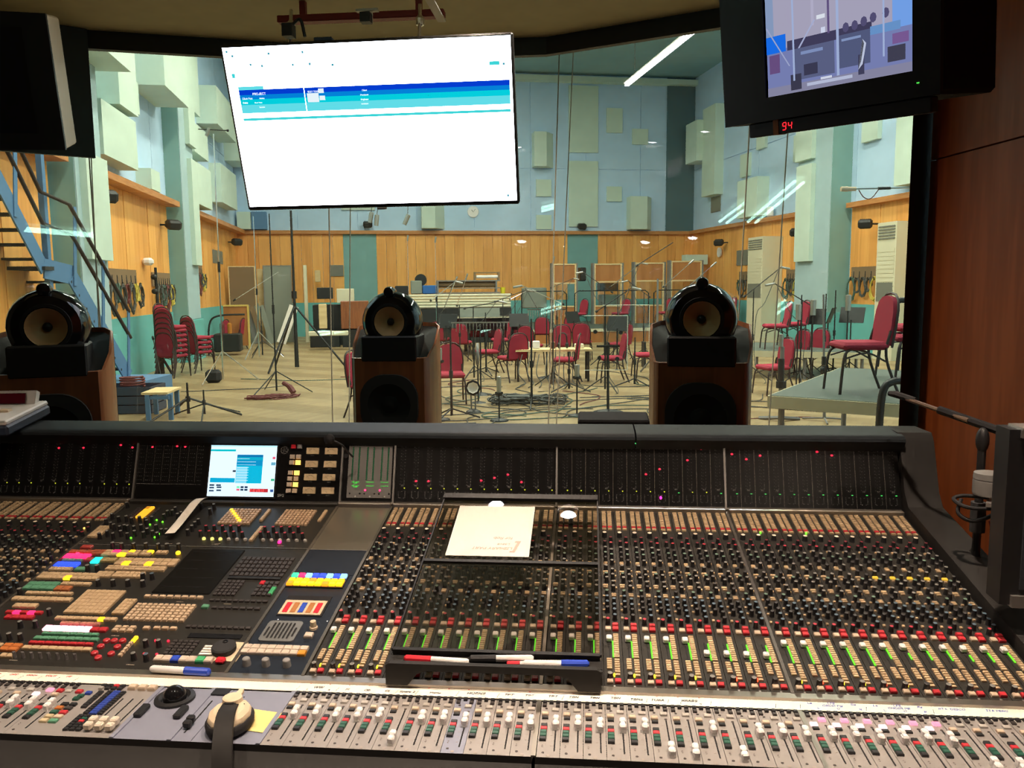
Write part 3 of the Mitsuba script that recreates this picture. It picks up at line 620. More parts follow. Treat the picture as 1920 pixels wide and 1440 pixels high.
# cream label strip with handwriting above the faders
ls = thing('label_strip', 'long cream paper strip with handwritten channel names above the faders', 'paper strip')
part(ls, 'paper', bx(2.56, .031, .0012, (-.52, .1765, .0012)), 'paper_cream', FAD)
def hand(txt, u, w, h, ink='ink', rz=0.0, parent=ls, P=FAD, z=.0019):
    m = meshkit.text_mesh(txt, h * 1.2, .0002, True); v = np.asarray(m.vertices); cx = (v[:, 0].min() + v[:, 0].max()) / 2
    sh = np.array([[1, .22, 0], [0, 1, 0], [0, 0, 1.0]]); v = (v - [cx, 0, 0]) @ sh.T
    part(parent, 'handwriting', tm(v, m.faces), ink, on(P, u, w, z, rz))
def chu(bank, i): return {'D': UD, 'E': UE, 'F': UF}[bank] + .004 + (i + .5) * PITCH_CH
for t, b, i, w, h in (('WW', 'D', .5, .1725, .0055), ('L', 'D', 0, .1655, .0035), ('R', 'D', 1.1, .1655, .0035), ('Fl', 'D', 2, .1695, .005), ('Ob', 'D', 3, .1690, .005), ('Cl', 'D', 4, .1690, .005), ('Spare 2', 'D', 5, .169, .0045), ('Horns', 'D', 6.4, .1690, .0042), ('HORNS', 'D', 8.4, .1715, .0055), ('TPT', 'D', 10, .1715, .005), ('TPT', 'D', 11, .1715, .005),
                     ('TPT', 'E', 0, .1715, .005), ('TBN', 'E', 1, .1715, .005), ('TBN', 'E', 2, .1715, .005), ('TBN', 'E', 3, .1735, .005), ('TBNs', 'E', 4, .1715, .005), ('TUBA', 'E', 5, .172, .005), ('BRASS', 'E', 6.5, .1735, .005), ('L', 'E', 6.1, .1665, .0035), ('R', 'E', 7.0, .1655, .0035)):
    hand(t, chu(b, i), w, h)
for t, i, w in (('Ls', 0, .181), ('LFE', 1, .1825), ('ORCH PB', 1, .1745), ('Rs', 2, .181), ('L', .3, .1665), ('C', 1.2, .1665), ('R', 2.2, .1665), ('Ls', 3, .181), ('LFE', 4, .1825), ('CHOIR PB', 4, .1745), ('Rs', 5, .181), ('L', 3.3, .1665), ('C', 4.2, .1665), ('R', 5.1, .1665), ('RT1  DISCO', 6.4, .178), ('ITA PERC', 8.4, .178)):
    hand(t, chu('F', i), w, .0045, 'blue_ink')
for t, u in (('VCB', -1.118), ('ORC', -1.084), ('ORC+', -1.049), ('VOCS', -1.013), ('FB', -.978)): hand(t, u + .045, .178, .0045, 'red_ink')
div = bx(.0006, .013, .0003)
for u in [chu('D', i) - .0176 for i in (0, 2, 5, 6, 8, 10)] + [chu('E', i) - .0176 for i in (1, 5, 6, 8, 11)] + [chu('F', i) - .0176 for i in (0, 3, 6)] + [-1.09 + .0352 * i for i in range(6)]:
    part(ls, 'pen_line', div, 'ink', on(FAD, u, .1715, .0018, -.25))
arrow = colored(cat(bx(.0005, .004, .0003, (0, .0025, 0)), tm([(-.0014, .001, .0002), (0, -.0022, .0002), (.0014, .001, .0002)], [(0, 1, 2)])), (.55, .10, .08))
for b, ii in (('D', range(12)), ('E', range(8))):
    for i in ii: part(ls, 'red_arrow', arrow, 'plastic', on(FAD, chu(b, i), .1865, .002))
# left part of the fader bank: small switch field, trackball panel, single fader, blank panel
k = part(desk, 'switch_panel', bx(.145, .159, .003, (-.8185, .0795, -.0017)), SILV, FAD)
for i, (u, w, c, sx, sy) in enumerate([(-.8815, .1315, 'red', .011, .009), (-.9170, .1320, 'red', .011, .009), (-.8620, .1275, 'blue', .010, .008), (-.8700, .1170, 'dkgreen', .010, .008), (-.8720, .1080, 'dkgreen', .010, .008), (-.8800, .0890, 'dk', .011, .008), (-.8650, .0890, 'dk', .011, .008), (-.8820, .0770, 'orange', .012, .009), (-.8660, .0770, 'darkkey', .012, .009), (-.8820, .0640, 'dkgreen', .012, .009), (-.8660, .0640, 'red', .012, .009), (-.8820, .0510, 'tape', .013, .009), (-.8660, .0510, 'cream', .013, .009), (-.8820, .0380, 'tape', .013, .009), (-.8660, .0380, 'green', .013, .009)]):
    ctl('switch', key_mesh(sx, sy, .004, c), on(FAD, u, w), k)
for r in range(11):
    w = .134 - r * .0068
    ctl('switch', key_mesh(.0125, .0058, .0035, 'blue'), on(FAD, -.8150, w), k)
    for du in (-.0125, .0125): ctl('switch', key_mesh(.0080, .0052, .0035, 'dk'), on(FAD, -.8150 + du, w), k)
    if r < 8: ctl('switch', key_mesh(.0090, .0060, .0035, 'dk'), on(FAD, -.8430 + (r % 2) * .0005, w - .002), k)
for r in range(6):
    for c in range(3): ctl('switch', key_mesh(.0085, .0062, .0035, ('red' if (r, c) == (2, 1) else 'dkgreen' if (r, c) == (1, 1) else 'dk')), on(FAD, -.8300 + c * .0105, .056 - r * .0078), k)
for r in range(8): ctl('switch', key_mesh(.008, .007, .004, ('dk', 'dk', 'red', 'dk', 'grey', 'dk', 'dk', 'dk')[r]), on(FAD, -.850 + (r % 4) * .0115, .1545 - (r // 4) * .009), k)
for j in range(3):
    u = -.7930 + j * .0180
    part(k, 'fader_slot', fslot, 'black_matte', on(FAD, u - .009, .002))
    ctl('fader_cap', vcm('capb', lambda: colored(cat(cb(.0125, .0130, .012, (0, .0068, .009), .002), cb(.0132, .0130, .011, (0, -.0070, .008), .0024)), (.62, .55, .44))), on(FAD, u, .026), k)
    ctl('cream_button', key_mesh(.0135, .012, .007, 'cream'), on(FAD, u - .001, .1500), k)
k = part(desk, 'trackball_panel', bx(.0915, .159, .003, (-.6975, .0795, -.0017)), 'fader_metal_blue_sheen', FAD)
part(k, 'trackball_ring', lathe([(.0335, 0), (.033, .004), (.026, .006), (.020, .001)], 28, False), 'black_plastic', on(FAD, -.7030, .1225), smooth=30)
part(k, 'trackball', ellip(.0195, .0195, .0195, (0, 0, .004), 3), 'black_gloss', on(FAD, -.7030, .1225), smooth=True)
for u in (-.7360, -.6685): part(k, 'trackball_button', cb(.013, .034, .008, (0, 0, .004), .002), 'black_plastic', on(FAD, u, .0760))
k = part(desk, 'single_fader_panel', bx(.0335, .159, .003, (-.6320, .0795, -.0017)), 'fader_metal_blue_sheen', FAD)
part(k, 'fader_slot', fslot, 'black_matte', on(FAD, -.6450, .006)); part(k, 'socket_plate', bx(.028, .022, .003, (0, 0, .001)), 'black_plastic', on(FAD, -.6330, .1490))
part(k, 'fader_cap', cat(cb(.0125, .0105, .012, (0, .0056, .009), .002), cb(.0132, .0115, .011, (0, -.0062, .008), .0024)), 'black_plastic', on(FAD, -.6368, .0420))
part(desk, 'blank_panel', bx(.106, .159, .003, (-.5610, .0795, -.0017)), 'fader_metal_blue_sheen', FAD)

# ---- centre section (u measured from its right edge)
def C_(u, w, h=0.0, rz=0.0): return on(PAN, UC + u, w, h, rz)
cs = part(desk, 'centre_panel', bx(UC - UB - .004, .463, .004, ((UB + UC) / 2, .2325, -.0012)), 'panel_dark', PAN)
cs2 = part(desk, 'upper_panel', bx(UC - UB - .004, .236, .004, ((UB + UC) / 2, .589, -.0012)), 'panel_dark', PAN)
part(desk, 'panel_joint', bx(UC - UB - .004, .0025, .003, ((UB + UC) / 2, .4665, .0006)), 'silver', PAN)
GRID = [(-.5545,.4415,-.5249,.4556,1,1,'dimred'),(-.5684,.4196,-.5065,.4320,3,1,'orangered'),(-.5676,.3951,-.5056,.4145,3,1,'Lpink'),(-.5604,.3804,-.5117,.3893,3,1,'teal'),(-.5654,.3569,-.5083,.3756,3,1,'Lblue'),(-.5651,.3382,-.5114,.3519,3,1,'beige'),(-.5103,.4135,-.4772,.4345,2,2,'brownred'),(-.4826,.4099,-.4243,.4357,3,2,'beige'),(-.5058,.3816,-.4890,.3975,1,1,'dimred'),(-.4887,.3754,-.4690,.4007,1,1,'Lcyan'),(-.4687,.3815,-.4320,.3991,2,1,'olive'),(-.5057,.3397,-.4790,.3546,1,1,'green'),
(-.4230,.4132,-.3944,.4364,2,2,'beige'),(-.3920,.4145,-.3648,.4377,2,2,'beige'),(-.3567,.4239,-.3293,.4376,2,1,'beige'),(-.4274,.3687,-.2825,.4003,8,2,'beige'),(-.4346,.3458,-.2954,.3640,10,2,'beige'),(-.4420,.3143,-.4050,.3374,3,2,'beige'),(-.4011,.3150,-.3321,.3387,6,2,'beige'),(-.5695,.3017,-.4267,.3287,9,2,'beige'),(-.5715,.2571,-.5000,.2884,4,2,'green'),(-.4974,.2778,-.4289,.2897,4,1,'beige'),(-.4990,.2559,-.4627,.2736,2,1,'brown'),(-.5514,.2384,-.4457,.2487,7,1,'beige'),(-.5657,.2135,-.4334,.2285,8,1,'beige'),
(-.5447,.1870,-.4927,.2021,3,1,'beige'),(-.5447,.1653,-.4645,.1747,5,1,'red'),(-.5336,.1462,-.4717,.1592,4,1,'red'),(-.4218,.1719,-.3341,.2604,8,7,'beige'),(-.3186,.1736,-.2920,.2292,3,5,'beige'),(-.2842,.1532,-.1542,.2151,11,6,'beigekey'),(-.4259,.1489,-.2953,.1597,10,1,'beige'),(-.4273,.1114,-.3290,.1265,6,1,'Lpinkwhite'),(-.3283,.1115,-.2943,.1255,2,1,'red'),(-.4034,.1331,-.3199,.1404,6,1,'salmon'),(-.4182,.0964,-.3019,.1051,8,1,'green'),(-.4246,.0800,-.2924,.0902,8,1,'green'),(-.4248,.0658,-.2943,.0737,8,1,'red'),(-.4265,.0481,-.2877,.0591,8,1,'beige'),(-.4685,.0409,-.4315,.0639,2,2,'orange'),(-.4940,.0536,-.4710,.0633,1,1,'beige'),(-.4523,.0213,-.4254,.0327,2,1,'beige'),
(-.2860,.2379,-.1542,.2482,8,1,'beigekey'),(-.2855,.1131,-.2393,.1338,3,2,'beigekey'),(-.2273,.1234,-.2107,.1343,1,1,'beigekey'),(-.2059,.1249,-.1554,.1348,3,1,'beigekey'),(-.1409,.3336,-.0160,.4205,11,5,'darkkey'),(-.1420,.2542,-.0920,.3164,5,5,'darkkey'),(-.0590,.2566,-.0144,.3161,4,4,'darkkey'),(-.1390,.2318,-.0115,.2396,10,1,'darkkey'),(-.1227,.2041,-.0163,.2125,7,1,'darkkey'),(-.1432,.2044,-.1282,.2160,1,1,'green'),(-.1435,.1345,-.0087,.1444,11,1,'darkkey'),(-.1449,.0473,-.0904,.0940,5,5,'darkkey'),
(-.2778,.5813,-.1927,.6667,9,7,'roundbeige'),(-.1289,.5807,-.0447,.6668,9,7,'roundbeige'),(-.1764,.6021,-.1676,.6664,1,7,'beige'),(-.0260,.6044,-.0176,.6665,1,6,'beige'),(-.1600,.4957,-.1505,.5697,1,7,'beige'),(-.5071,.6084,-.4860,.6697,2,8,'Lorange'),(-.5320,.6092,-.5120,.6640,2,7,'darkkey'),(-.4760,.6138,-.4660,.6662,1,7,'darkkey'),(-.5697,.4974,-.5402,.5565,3,4,'beige'),(-.2270,.0355,-.2180,.1000,1,7,'beigekey')]
SPECIAL = {(-.4006,.3791): 1, (-.3509,.3814): 1, (-.5058,.3033): 1, (-.4368,.2655): 1, (-.4376,.2405): 1, (-.5538,.1937): 1, (-.3245,.1518): 1, (-.4064,.1348): 1, (-.2222,.0898): 1}
YEL = list(SPECIAL) + [(-.4402, .42), (-.4196, .4334), (-.3783, .4327)]; PNK = [(-.4523, .4345), (-.5209, .1701), (-.4891, .1717)]
YEL += [(-.2745 + .0095 * i, .660 - .0125 * i) for i in range(6)]
for u0, w0, u1, w1, nx, ny, c in GRID:
    su, sw = (u1 - u0) / nx, (w1 - w0) / ny; tight = c in ('beige', 'green', 'red', 'brown', 'orange', 'teal', 'salmon', 'olive', 'orangered', 'brownred', 'dimred') or c[0] == 'L'
    g = .93 if tight else .76; h = .0055 if c not in ('darkkey',) else .004; par = cs2 if w0 > .47 else cs
    for i in range(nx):
        for j in range(ny):
            u, w = u0 + (i + .5) * su, w0 + (j + .5) * sw; M = C_(u, w, .001)
            near = lambda lst: any(abs(u - a) < su * .5 and abs(w - b) < sw * .5 + .001 for a, b in lst)
            lc = LIT[c] if c[0] == 'L' else LIT['Lyellow'] if near(YEL) else LIT['Lpink'] if near(PNK) else None
            if c == 'Lorange' and (i == 0 and j > 5): lc = tuple(.4 * x for x in lc)
            if lc: led('lit_button', lit_key(su * g, sw * g, h), M, lc, par)
            else: ctl('panel_key' if c == 'darkkey' else 'panel_button', key_mesh(su * g, sw * g, h, c), M, par)
for u, w in ((-.3028, .4293), (-.5407, .4121)): led('lit_button', vcm('rl', lambda: ellip(.006, .006, .005, (0, 0, .004), 2)), C_(u, w), LIT['Lyellow'] if u > -.5 else LIT['Lpink'], cs)
KU = [(-.5615,.6807),(-.5618,.5832),(-.5635,.6136),(-.5367,.5976),(-.5183,.6017),(-.4988,.5924),(-.4822,.5997),(-.4632,.5937),(-.4496,.601),(-.4254,.6155),(-.4263,.636),(-.4154,.6399),(-.4161,.6574),(-.3913,.6202),(-.3868,.6306),(-.3775,.6344),(-.3779,.6518),(-.3577,.681),(-.3217,.6787),(-.3196,.6505),(-.5382,.5643),(-.525,.5551),(-.5044,.5462),(-.4958,.553),(-.4864,.5502),(-.468,.5477),(-.4532,.5547),(-.4532,.5808),(-.4153,.5562),(-.5219,.5201),(-.4998,.5086),(-.4873,.5215),(-.4641,.51),(-.4529,.523),(-.4272,.5178),(-.428,.5366),(-.408,.5248),(-.3914,.5161),(-.3904,.5349),(-.3784,.5354),(-.5342,.5072),(-.3231,.5345),(-.323,.5567),(-.3245,.5761),(-.3229,.5926)]
for u, w in KU: ctl('centre_knob', knob_mesh(.0048, .017, 'grey'), C_(u, w - .013, .001), cs2)
for u, w in [(-.2878,.5581),(-.2674,.559),(-.2464,.5598),(-.226,.5606),(-.205,.5615),(-.289,.5297),(-.2673,.5306),(-.2469,.5314),(-.2254,.5292),(-.2048,.53),(-.1829,.5278),(-.1377,.5578),(-.1169,.5587),(-.0967,.5595),(-.0754,.5603),(-.0547,.5612),(-.1379,.5297),(-.1183,.5305),(-.0966,.5283),(-.0762,.5291),(-.0552,.53),(-.0329,.5278)]:
    ctl('centre_knob', knob_mesh(.0048, .016, 'red'), C_(u, w - .012, .001), cs2)
rb = vcm('rbt', lambda: colored(lathe([(.0048, 0), (.0045, .004), (.003, .0055)], 10), COL['lgrey']))
for s0 in (-.2745, -.1265):
    for i in range(6):
        lc = s0 < -.2 and i < 3
        if lc: led('lit_button', vcm('rbl', lambda: lathe([(.0046, 0), (.0043, .004), (.003, .0055)], 10)), C_(s0 + i * .0207, .503, .001), (.75, .62, .16), cs2)
        else: ctl('panel_button', rb, C_(s0 + i * .0207, .503, .001), cs2)
led('lit_button', vcm('pk', lambda: ellip(.005, .006, .004, (0, 0, .003), 2)), C_(-.0826, .494), (1.8, .03, .35), cs2)
for u, w in [(-.4747,.4612),(-.4512,.4593),(-.4216,.4605),(-.3921,.4618),(-.3608,.4602),(-.3398,.4611),(-.3118,.4623),(-.4727,.3548),(-.4501,.3558),(-.326,.325),(-.305,.326),(-.411,.2934),(-.3775,.295),(-.3446,.2965),(-.3102,.2957),(-.562,.2503),(-.4467,.1777),(-.4769,.1312),(-.4471,.1346),(-.4932,.0893),(-.4713,.0905),(-.4482,.09),(-.1907,.042),(-.1653,.0402),(-.1892,.0831),(-.1639,.0845)]:
    ctl('centre_knob', knob_mesh(.0055, .016, 'blue' if (u, w) in ((-.305, .326), (-.1653, .0402)) else 'grey'), C_(u, w - .011, .001), cs)
for u, w in [(-.2755,.0836),(-.2602,.0844),(-.2439,.0853),(-.2761,.0651),(-.2429,.0652),(-.2758,.0439),(-.243,.044),(-.2605,.0303)]:
    ctl('round_red_button', vcm('rr', lambda: colored(lathe([(.0068, 0), (.0066, .0045), (.0045, .006)], 12), COL['red'])), C_(u, w, .001), cs)
for i in range(8): ctl('lever_switch', vcm('lev', lambda: colored(cat(lathe([(.0032, 0), (.0022, .012), (.001, .0135)], 8), bx(.006, .002, .012, (0, 0, .007))), (.15, .145, .14))), C_(-.4230 + i * .0172, .0255, .001), cs)
for u, w, c in ((-.4290, .6480, 'Lgreen'), (-.4440, .598, 'Lgreen'), (-.4230, .588, 'Lgreen'), (-.4480, .572, 'Lgreen'), (-.4005, .5060, 'Lgreen'), (-.4580, .500, 'Lgreen'), (-.3990, .523, 'Lgreen'), (-.1800, .0905, 'Lred'), (-.1545, .0905, 'Lred'), (-.1800, .048, 'Lred'), (-.1555, .048, 'Lred')):
    led('indicator_light', vcm('i3', lambda: ellip(.0028, .0024, .0028, (0, 0, .0025), 1)), C_(u, w), LIT[c], cs2 if w > .47 else cs)
tp = part(cs, 'touch_pad', cb(.130, .193, .005, (-.2146, .3561, .001), .002), 'panel_black', on(PAN, UC, 0))
for r in range(5):
    for c in range(2): part(tp, 'pad_line', bx(.046, .0012, .0006, (0, 0, 0)), 'black_matte', C_(-.245 + c * .055, .284 + r * .038, .0036))
part(cs, 'space_bar', keycap(.118, .009, .004), 'black_plastic', C_(-.078, .328, .001))
part(cs, 'strip_display', bx(.106, .014, .003, (-.0705, .1119, .001)), 'screen_black', on(PAN, UC, 0))
part(cs, 'green_key', keycap(.0095, .030, .005), 'green_plastic', C_(-.0190, .278, .001)); part(cs, 'red_key', keycap(.0105, .0130, .006), 'red_plastic', C_(-.0510, .306, .002))
wp = part(cs, 'striped_label', bx(.0285, .034, .002, (-.0630, .0660, .001)), 'brushed_steel', on(PAN, UC, 0))
for r in range(4): part(wp, 'stripe', bx(.0245, .0052, .0010, (-.0630, .0545 + r * .0078, .0024)), 'paper', on(PAN, UC, 0))
jp = part(cs, 'jog_panel', bx(.052, .060, .003, (-.0222, .0650, .0005)), 'cream_plastic', on(PAN, UC, 0))
part(jp, 'jog_wheel', lathe([(.0205, 0), (.0225, .003), (.0225, .010), (.020, .0125), (.006, .0125), (.0, .0122)], 28), 'rubber', C_(-.0317, .0660, .002), smooth=25)
part(jp, 'finger_dimple', lathe([(.0055, 0), (.0045, .001), (0, -.001)], 12, False), 'black_gloss', C_(-.0330, .0775, .0146), smooth=30)
for i, c in enumerate(('beige', 'beige', 'blue', 'beige', 'beige', 'green', 'beige')):
    part(cs, 'transport_button', keycap(.0155, .0150, .0075, .86), {'beige': 'beige_plastic', 'blue': 'blue_plastic', 'green': 'green_plastic'}[c], C_(-.1509 + (i + .5) * .0161, .0328, .001))
part(cs, 'record_button', cb(.0180, .0145, .009, (0, 0, .0045), .003), 'red_plastic', C_(-.0240, .0325, .001))
txt = vcm('txt', lambda: bx(.016, .0012, .0003))
for u, w in ((-.075, .478), (-.235, .478), (-.232, .4825), (-.56, .4775), (-.48, .4775), (-.35, .4775), (-.095, .226), (-.20, .229), (-.27, .1035), (-.19, .016), (-.42, .017)): part(cs if w < .47 else cs2, 'print_line', txt, 'beige_plastic', C_(u, w, .0012))

# ---- blank and talkback column right of the centre section
cc = part(desk, 'talkback_panel', bx(UD - UC - .006, .351, .004, ((UC + UD) / 2, .1755, -.0012)), 'panel_navy', PAN)
part(desk, 'blank_metal_panel', bx(UD - UC - .006, .238, .004, ((UC + UD) / 2, .584, -.0012)), 'brushed_dark', PAN)
part(desk, 'blank_panel', bx(UD - UC - .006, .110, .004, ((UC + UD) / 2, .408, -.0012)), 'panel_navy', PAN)
part(desk, 'panel_joint', bx(UD - UC - .006, .0025, .003, ((UC + UD) / 2, .464, .0006)), 'silver', PAN)
part(cc, 'key_base', bx(.1265, .052, .005, (.0655, .3225, .001)), 'black_plastic', on(PAN, UC, 0))
for i, c in enumerate(('Lgrn2', 'Lpink', 'Llblue', 'Lblue', 'Lblue', 'Llblue', 'Lblue', 'Llblue')): led('lit_button', keycap(.0135, .0120, .006, .9), C_(.0025 + (i + .5) * .0156, .3400, .003), LIT[c], cc)
for r in range(2):
    for i in range(8): led('lit_button', vcm('cy', lambda: keycap(.0135, .0115, .006, .9)), C_(.0025 + (i + .5) * .0156, .3060 + r * .0135, .003), (1.6, .62 if (i * 3 + r) % 5 else .38, .01), cc)
part(cc, 'window_recess', bx(.094, .074, .003, (.0700, .2260, .0008)), 'black_matte', on(PAN, UC, 0))
wd = part(cc, 'meter_card', bx(.088, .052, .003, (.0690, .2180, .0022)), 'cream_plastic', on(PAN, UC, 0))
for i, c in enumerate(('red_plastic', 'gobo_wood', 'blue_plastic', 'gobo_wood', 'red_plastic')): part(wd, 'stripe', bx(.0105, .036, .0012, (.0365 + i * .0163, .2160, .0040)), c, on(PAN, UC, 0))
gr = part(cc, 'speaker_grille', prism(rrect(.070, .068, .008), .003, 0), 'silver', C_(.0540, .1335, .001))
for i in range(8): part(gr, 'grille_slot', prism(rrect(.0036, .052 if 0 < i < 7 else .030, .0017, 3), .0006, 0), 'black_matte', C_(.0540 - .0275 + i * .00786, .1335 + (0 if 0 < i < 7 else -.004), .0042))
part(cc, 'knob', lathe([(.0085, 0), (.008, .004), (.0062, .005), (.0058, .016), (.004, .017)], 16), 'cream_plastic', C_(.1140, .1490, .001), smooth=30)
part(cc, 'square_button', keycap(.0165, .0140, .006, .88), 'beige_plastic', C_(.1135, .1215, .001))
for i in range(8):
    for r in range(2): part(cc, 'assign_button', vcm('as', lambda: keycap(.0148, .0128, .0060, .9)), 'orange_plastic' if (i, r) == (7, 0) else 'beige_plastic', C_(.0018 + (i + .5) * .0157, .0640 + r * .0140, .001))
for u in (.0275, .0640, .1035): part(cc, 'grey_knob', lathe([(.0078, 0), (.0068, .013), (.0055, .0145)], 16), 'grey_plastic', C_(u, .0285, .001), smooth=30)
for u, w in ((.032, .1755), (.1335, .1745)): led('indicator_light', vcm('wl', lambda: ellip(.0014, .0014, .001, (0, 0, .001), 1)), C_(u, w), (1.0, .95, .85), cc)

# ---- meter bridge
def row_marks(u0):
    q = []
    for r in range(14):
        w = .0545 + (.1606 - .0545) * r / 13
        q += [(u0 - .0050, w, .0011), (u0 - .0012, w - .002, .0007), (u0 + .0052, w, .0013)]
        if r in (0, 1, 12, 13): q += [(u0 + .0052, w + .003, .0013)]
    for r in range(5): q += [(u0 - .0085, .021 + r * .0037, .0012), (u0 + .0085, .021 + r * .0037, .0012)]
    return q + [(u0 - .005, .019, .0018), (u0 + .005, .019, .0018), (u0, .036, .0015)]
def marks(q):
    return cat([bx(s * 1.5, .0009, .0003, (u, w, 0)) for u, w, s in q])
mat('print_white', (.26, .26, .25), .6); mat('led_green_off', (.02, .10, .05), .4)
REDS = [(-1.452,.1414),(-1.3805,.1427),(-1.2738,.1512),(-1.2396,.145),(-.4493,.0633),(-.4162,.0637),(-.2771,.0671),(-.2425,.0746),(-.2076,.0834),(-.1717,.0648),(.2884,.1556),(.2533,.126),(.1478,.0887),(.1825,.1024),(.3654,.1427),(.401,.13),(.4356,.1395),(.5766,.1505),(.6124,.1419),(.6474,.1602),(.6817,.1606)]
dl = bx(.0044, .0020, .0006); dr_ = ellip(.0034, .0026, .001, (0, 0, .0003), 1); tri = tm([(-.0022, .0014, .0004), (0, -.0018, .0004), (.0022, .0014, .0004)], [(0, 1, 2)])
for bank, u, n, num in BANKS:
    mb = part(desk, 'meter_panel', bx(n * PITCH_CH + .001, .1745, .004, (u + n * PITCH_CH / 2, .0882, -.0025)), 'panel_black', BRG)
    part(mb, 'meter_scale', marks([m for i in range(n) for m in row_marks(u + (i + .5) * PITCH_CH)]), 'print_white', on(BRG, 0, 0, .0002), kind='stuff', label='rows of tiny pale meter marks')
    for i in range(n):
        uc = u + (i + .5) * PITCH_CH
        m = meshkit.text_mesh(str(num + i), .0042, .0002); part(mb, 'channel_number', mv(m, (-.003, 0, 0)), 'print_white', on(BRG, uc, .0495, .0003))
        if num + i >= 37 and i > 0: part(mb, 'seam', bx(.0008, .160, .0006), 'brushed_steel', on(BRG, u + i * PITCH_CH, .088, 0))
        c = num + i
        if c < 55: led('level_light', dl, on(BRG, uc + .0045, .1680, .0004), (.10, .85, .20) if c > 36 else (.12, .35, .14), mb)
        else: led('level_light', dl, on(BRG, uc - .004, .1655, .0004), (1.0, .5, .12), mb)
        if c in (45, 48) or c >= 49: led('level_light', dl, on(BRG, uc + .0075, .0425, .0004), (.05, .65, .10), mb)
        elif bank != 'A' or i % 4: led('level_light', tri, on(BRG, uc + .0065, .0445), (.75, .75, .03), mb)
    for ru, rw in REDS:
        if u <= ru < u + n * PITCH_CH: led('peak_light', dr_, on(BRG, ru, rw), (1.6, .02, .06), mb)
led('peak_light', ellip(.0032, .0046, .0015, (0, 0, .001), 2), on(BRG, .1844, .0295), (2.2, .05, .75))
# master meters with red number displays, left of the small screen
mp = part(desk, 'master_meter_panel', bx(.200, .1745, .004, (-1.1190, .0882, -.0025)), 'panel_black', BRG)
part(mp, 'meter_scale', marks([m for i in range(8) for m in [(-1.2105 + i * .0238 + d, .057 + (.150 - .057) * r / 9, .0012) for r in range(10) for d in (-.005, .0, .006)]]), 'print_white', on(BRG, 0, 0, .0002), kind='stuff', label='rows of tiny pale meter marks')
for i, t in enumerate(('01', '02', '03', '04', '010', '012', '0741', '0743')):
    g = cat([xf(mv(seg7(ch, j * .0036, 0, .0058, .0022, .0008), rx=-math.pi / 2), np.eye(4)) for j, ch in enumerate(t)])
    part(mp, 'red_digits', mv(g, (-.004, 0, 0)), 'lamp_glass', on(BRG, -1.2100 + i * .0240, .1645, .0008), emit=(1.5, .02, .05))
    if i: part(mp, 'seam', bx(.0007, .100, .0005), 'brushed_steel', on(BRG, -1.2210 + i * .0238, .102, 0))
part(mp, 'seam', bx(.182, .0006, .0005), 'print_white', on(BRG, -1.1260, .0470, 0))
for ru, rw in ((-1.1825, .1465), (-1.1127, .1495), (-1.0897, .1481)): led('peak_light', dr_, on(BRG, ru, rw), (1.6, .02, .06), mp)
# small screen
sp = part(desk, 'screen_panel', bx(.3660, .1745, .004, (-.8360, .0882, -.0025)), 'panel_black', BRG)
sc = part(sp, 'small_screen', bx(.1925, .1440, .006, (-.9218, .0835, .001)), 'black_plastic', BRG)
SX0, SX1, SZ0, SZ1 = -1.0140, -.8300, .0160, .1530
def sq(s0, t0, s1, t1, c, lift=1, name='display_patch', par=None):
    x0, x1, y1, y0 = SX0 + s0 * (SX1 - SX0), SX0 + s1 * (SX1 - SX0), SZ1 - t0 * (SZ1 - SZ0), SZ1 - t1 * (SZ1 - SZ0)
    part(par or sc, name, tm([(x0, y0, 0), (x1, y0, 0), (x1, y1, 0), (x0, y1, 0)], [(0, 1, 2), (0, 2, 3)]), 'screen_black', on(BRG, 0, 0, .0042 + .0003 * lift), emit=c)
sq(0, 0, 1, 1, (.85, 1.05, 1.25), 0, 'display')
CB, CM, CL = (.0, .40, .75), (.0, .55, .75), (.45, .85, 1.0)
sq(.0, .085, .38, .12, (.0, .55, .62)); sq(.0, .0, 1, .03, (.55, .95, 1.1)); sq(.41, .185, .80, .23, (.0, .18, .45)); sq(.41, .23, .80, .29, (.0, .42, .62)); sq(.41, .29, .80, .40, (.0, .30, .60))
sq(.41, .40, .80, .74, (.0, .50, .75)); sq(.03, .645, .40, .73, (.0, .42, .70)); sq(.41, .42, .58, .74, (.25, .75, .95), 2)
for r in range(6): sq(.42, .43 + r * .05, .60, .44 + r * .05, (.75, .95, 1.1), 3)
for r in range(3): sq(.42, .26 + r * .06, .60 + .1 * (r > 0), .268 + r * .06, (.75, .95, 1.1), 3)
for s, t in ((.03, .77), (.13, .77), (.03, .82), (.14, .81), (.03, .88), (.14, .87)): sq(s, t, s + .07, t + .03, (.04, .08, .14), 2)
for s, t, c in ((.44, .80, (.2, .9, .5)), (.50, .80, (.02, .05, .10)), (.56, .80, (.02, .05, .10)), (.44, .85, (.9, .1, .2)), (.50, .85, (.02, .05, .10)), (.56, .85, (.02, .05, .10)), (.36, .49, (.03, .05, .08))): sq(s, t, s + .045, t + .035, c, 2)
sq(.64, .845, .91, .91, (.55, .03, .04), 2); sq(.945, .65, .995, .69, (.05, .5, .25), 2); sq(.945, .855, .99, .905, (.05, .12, .35), 2); sq(.93, .33, .995, .385, (.15, .45, .6), 2); sq(.945, .22, .985, .265, (.85, .12, .2), 2)
g = cat([mv(seg7(ch, j * .0048, 0, .0065, .0028, .0009), rx=-math.pi / 2) for j, ch in enumerate('01012813')]); part(sc, 'red_digits', g, 'lamp_glass', on(BRG, SX0 + .655 * (SX1 - SX0), SZ1 - .878 * (SZ1 - SZ0), .0050), emit=(1.5, .15, .15))
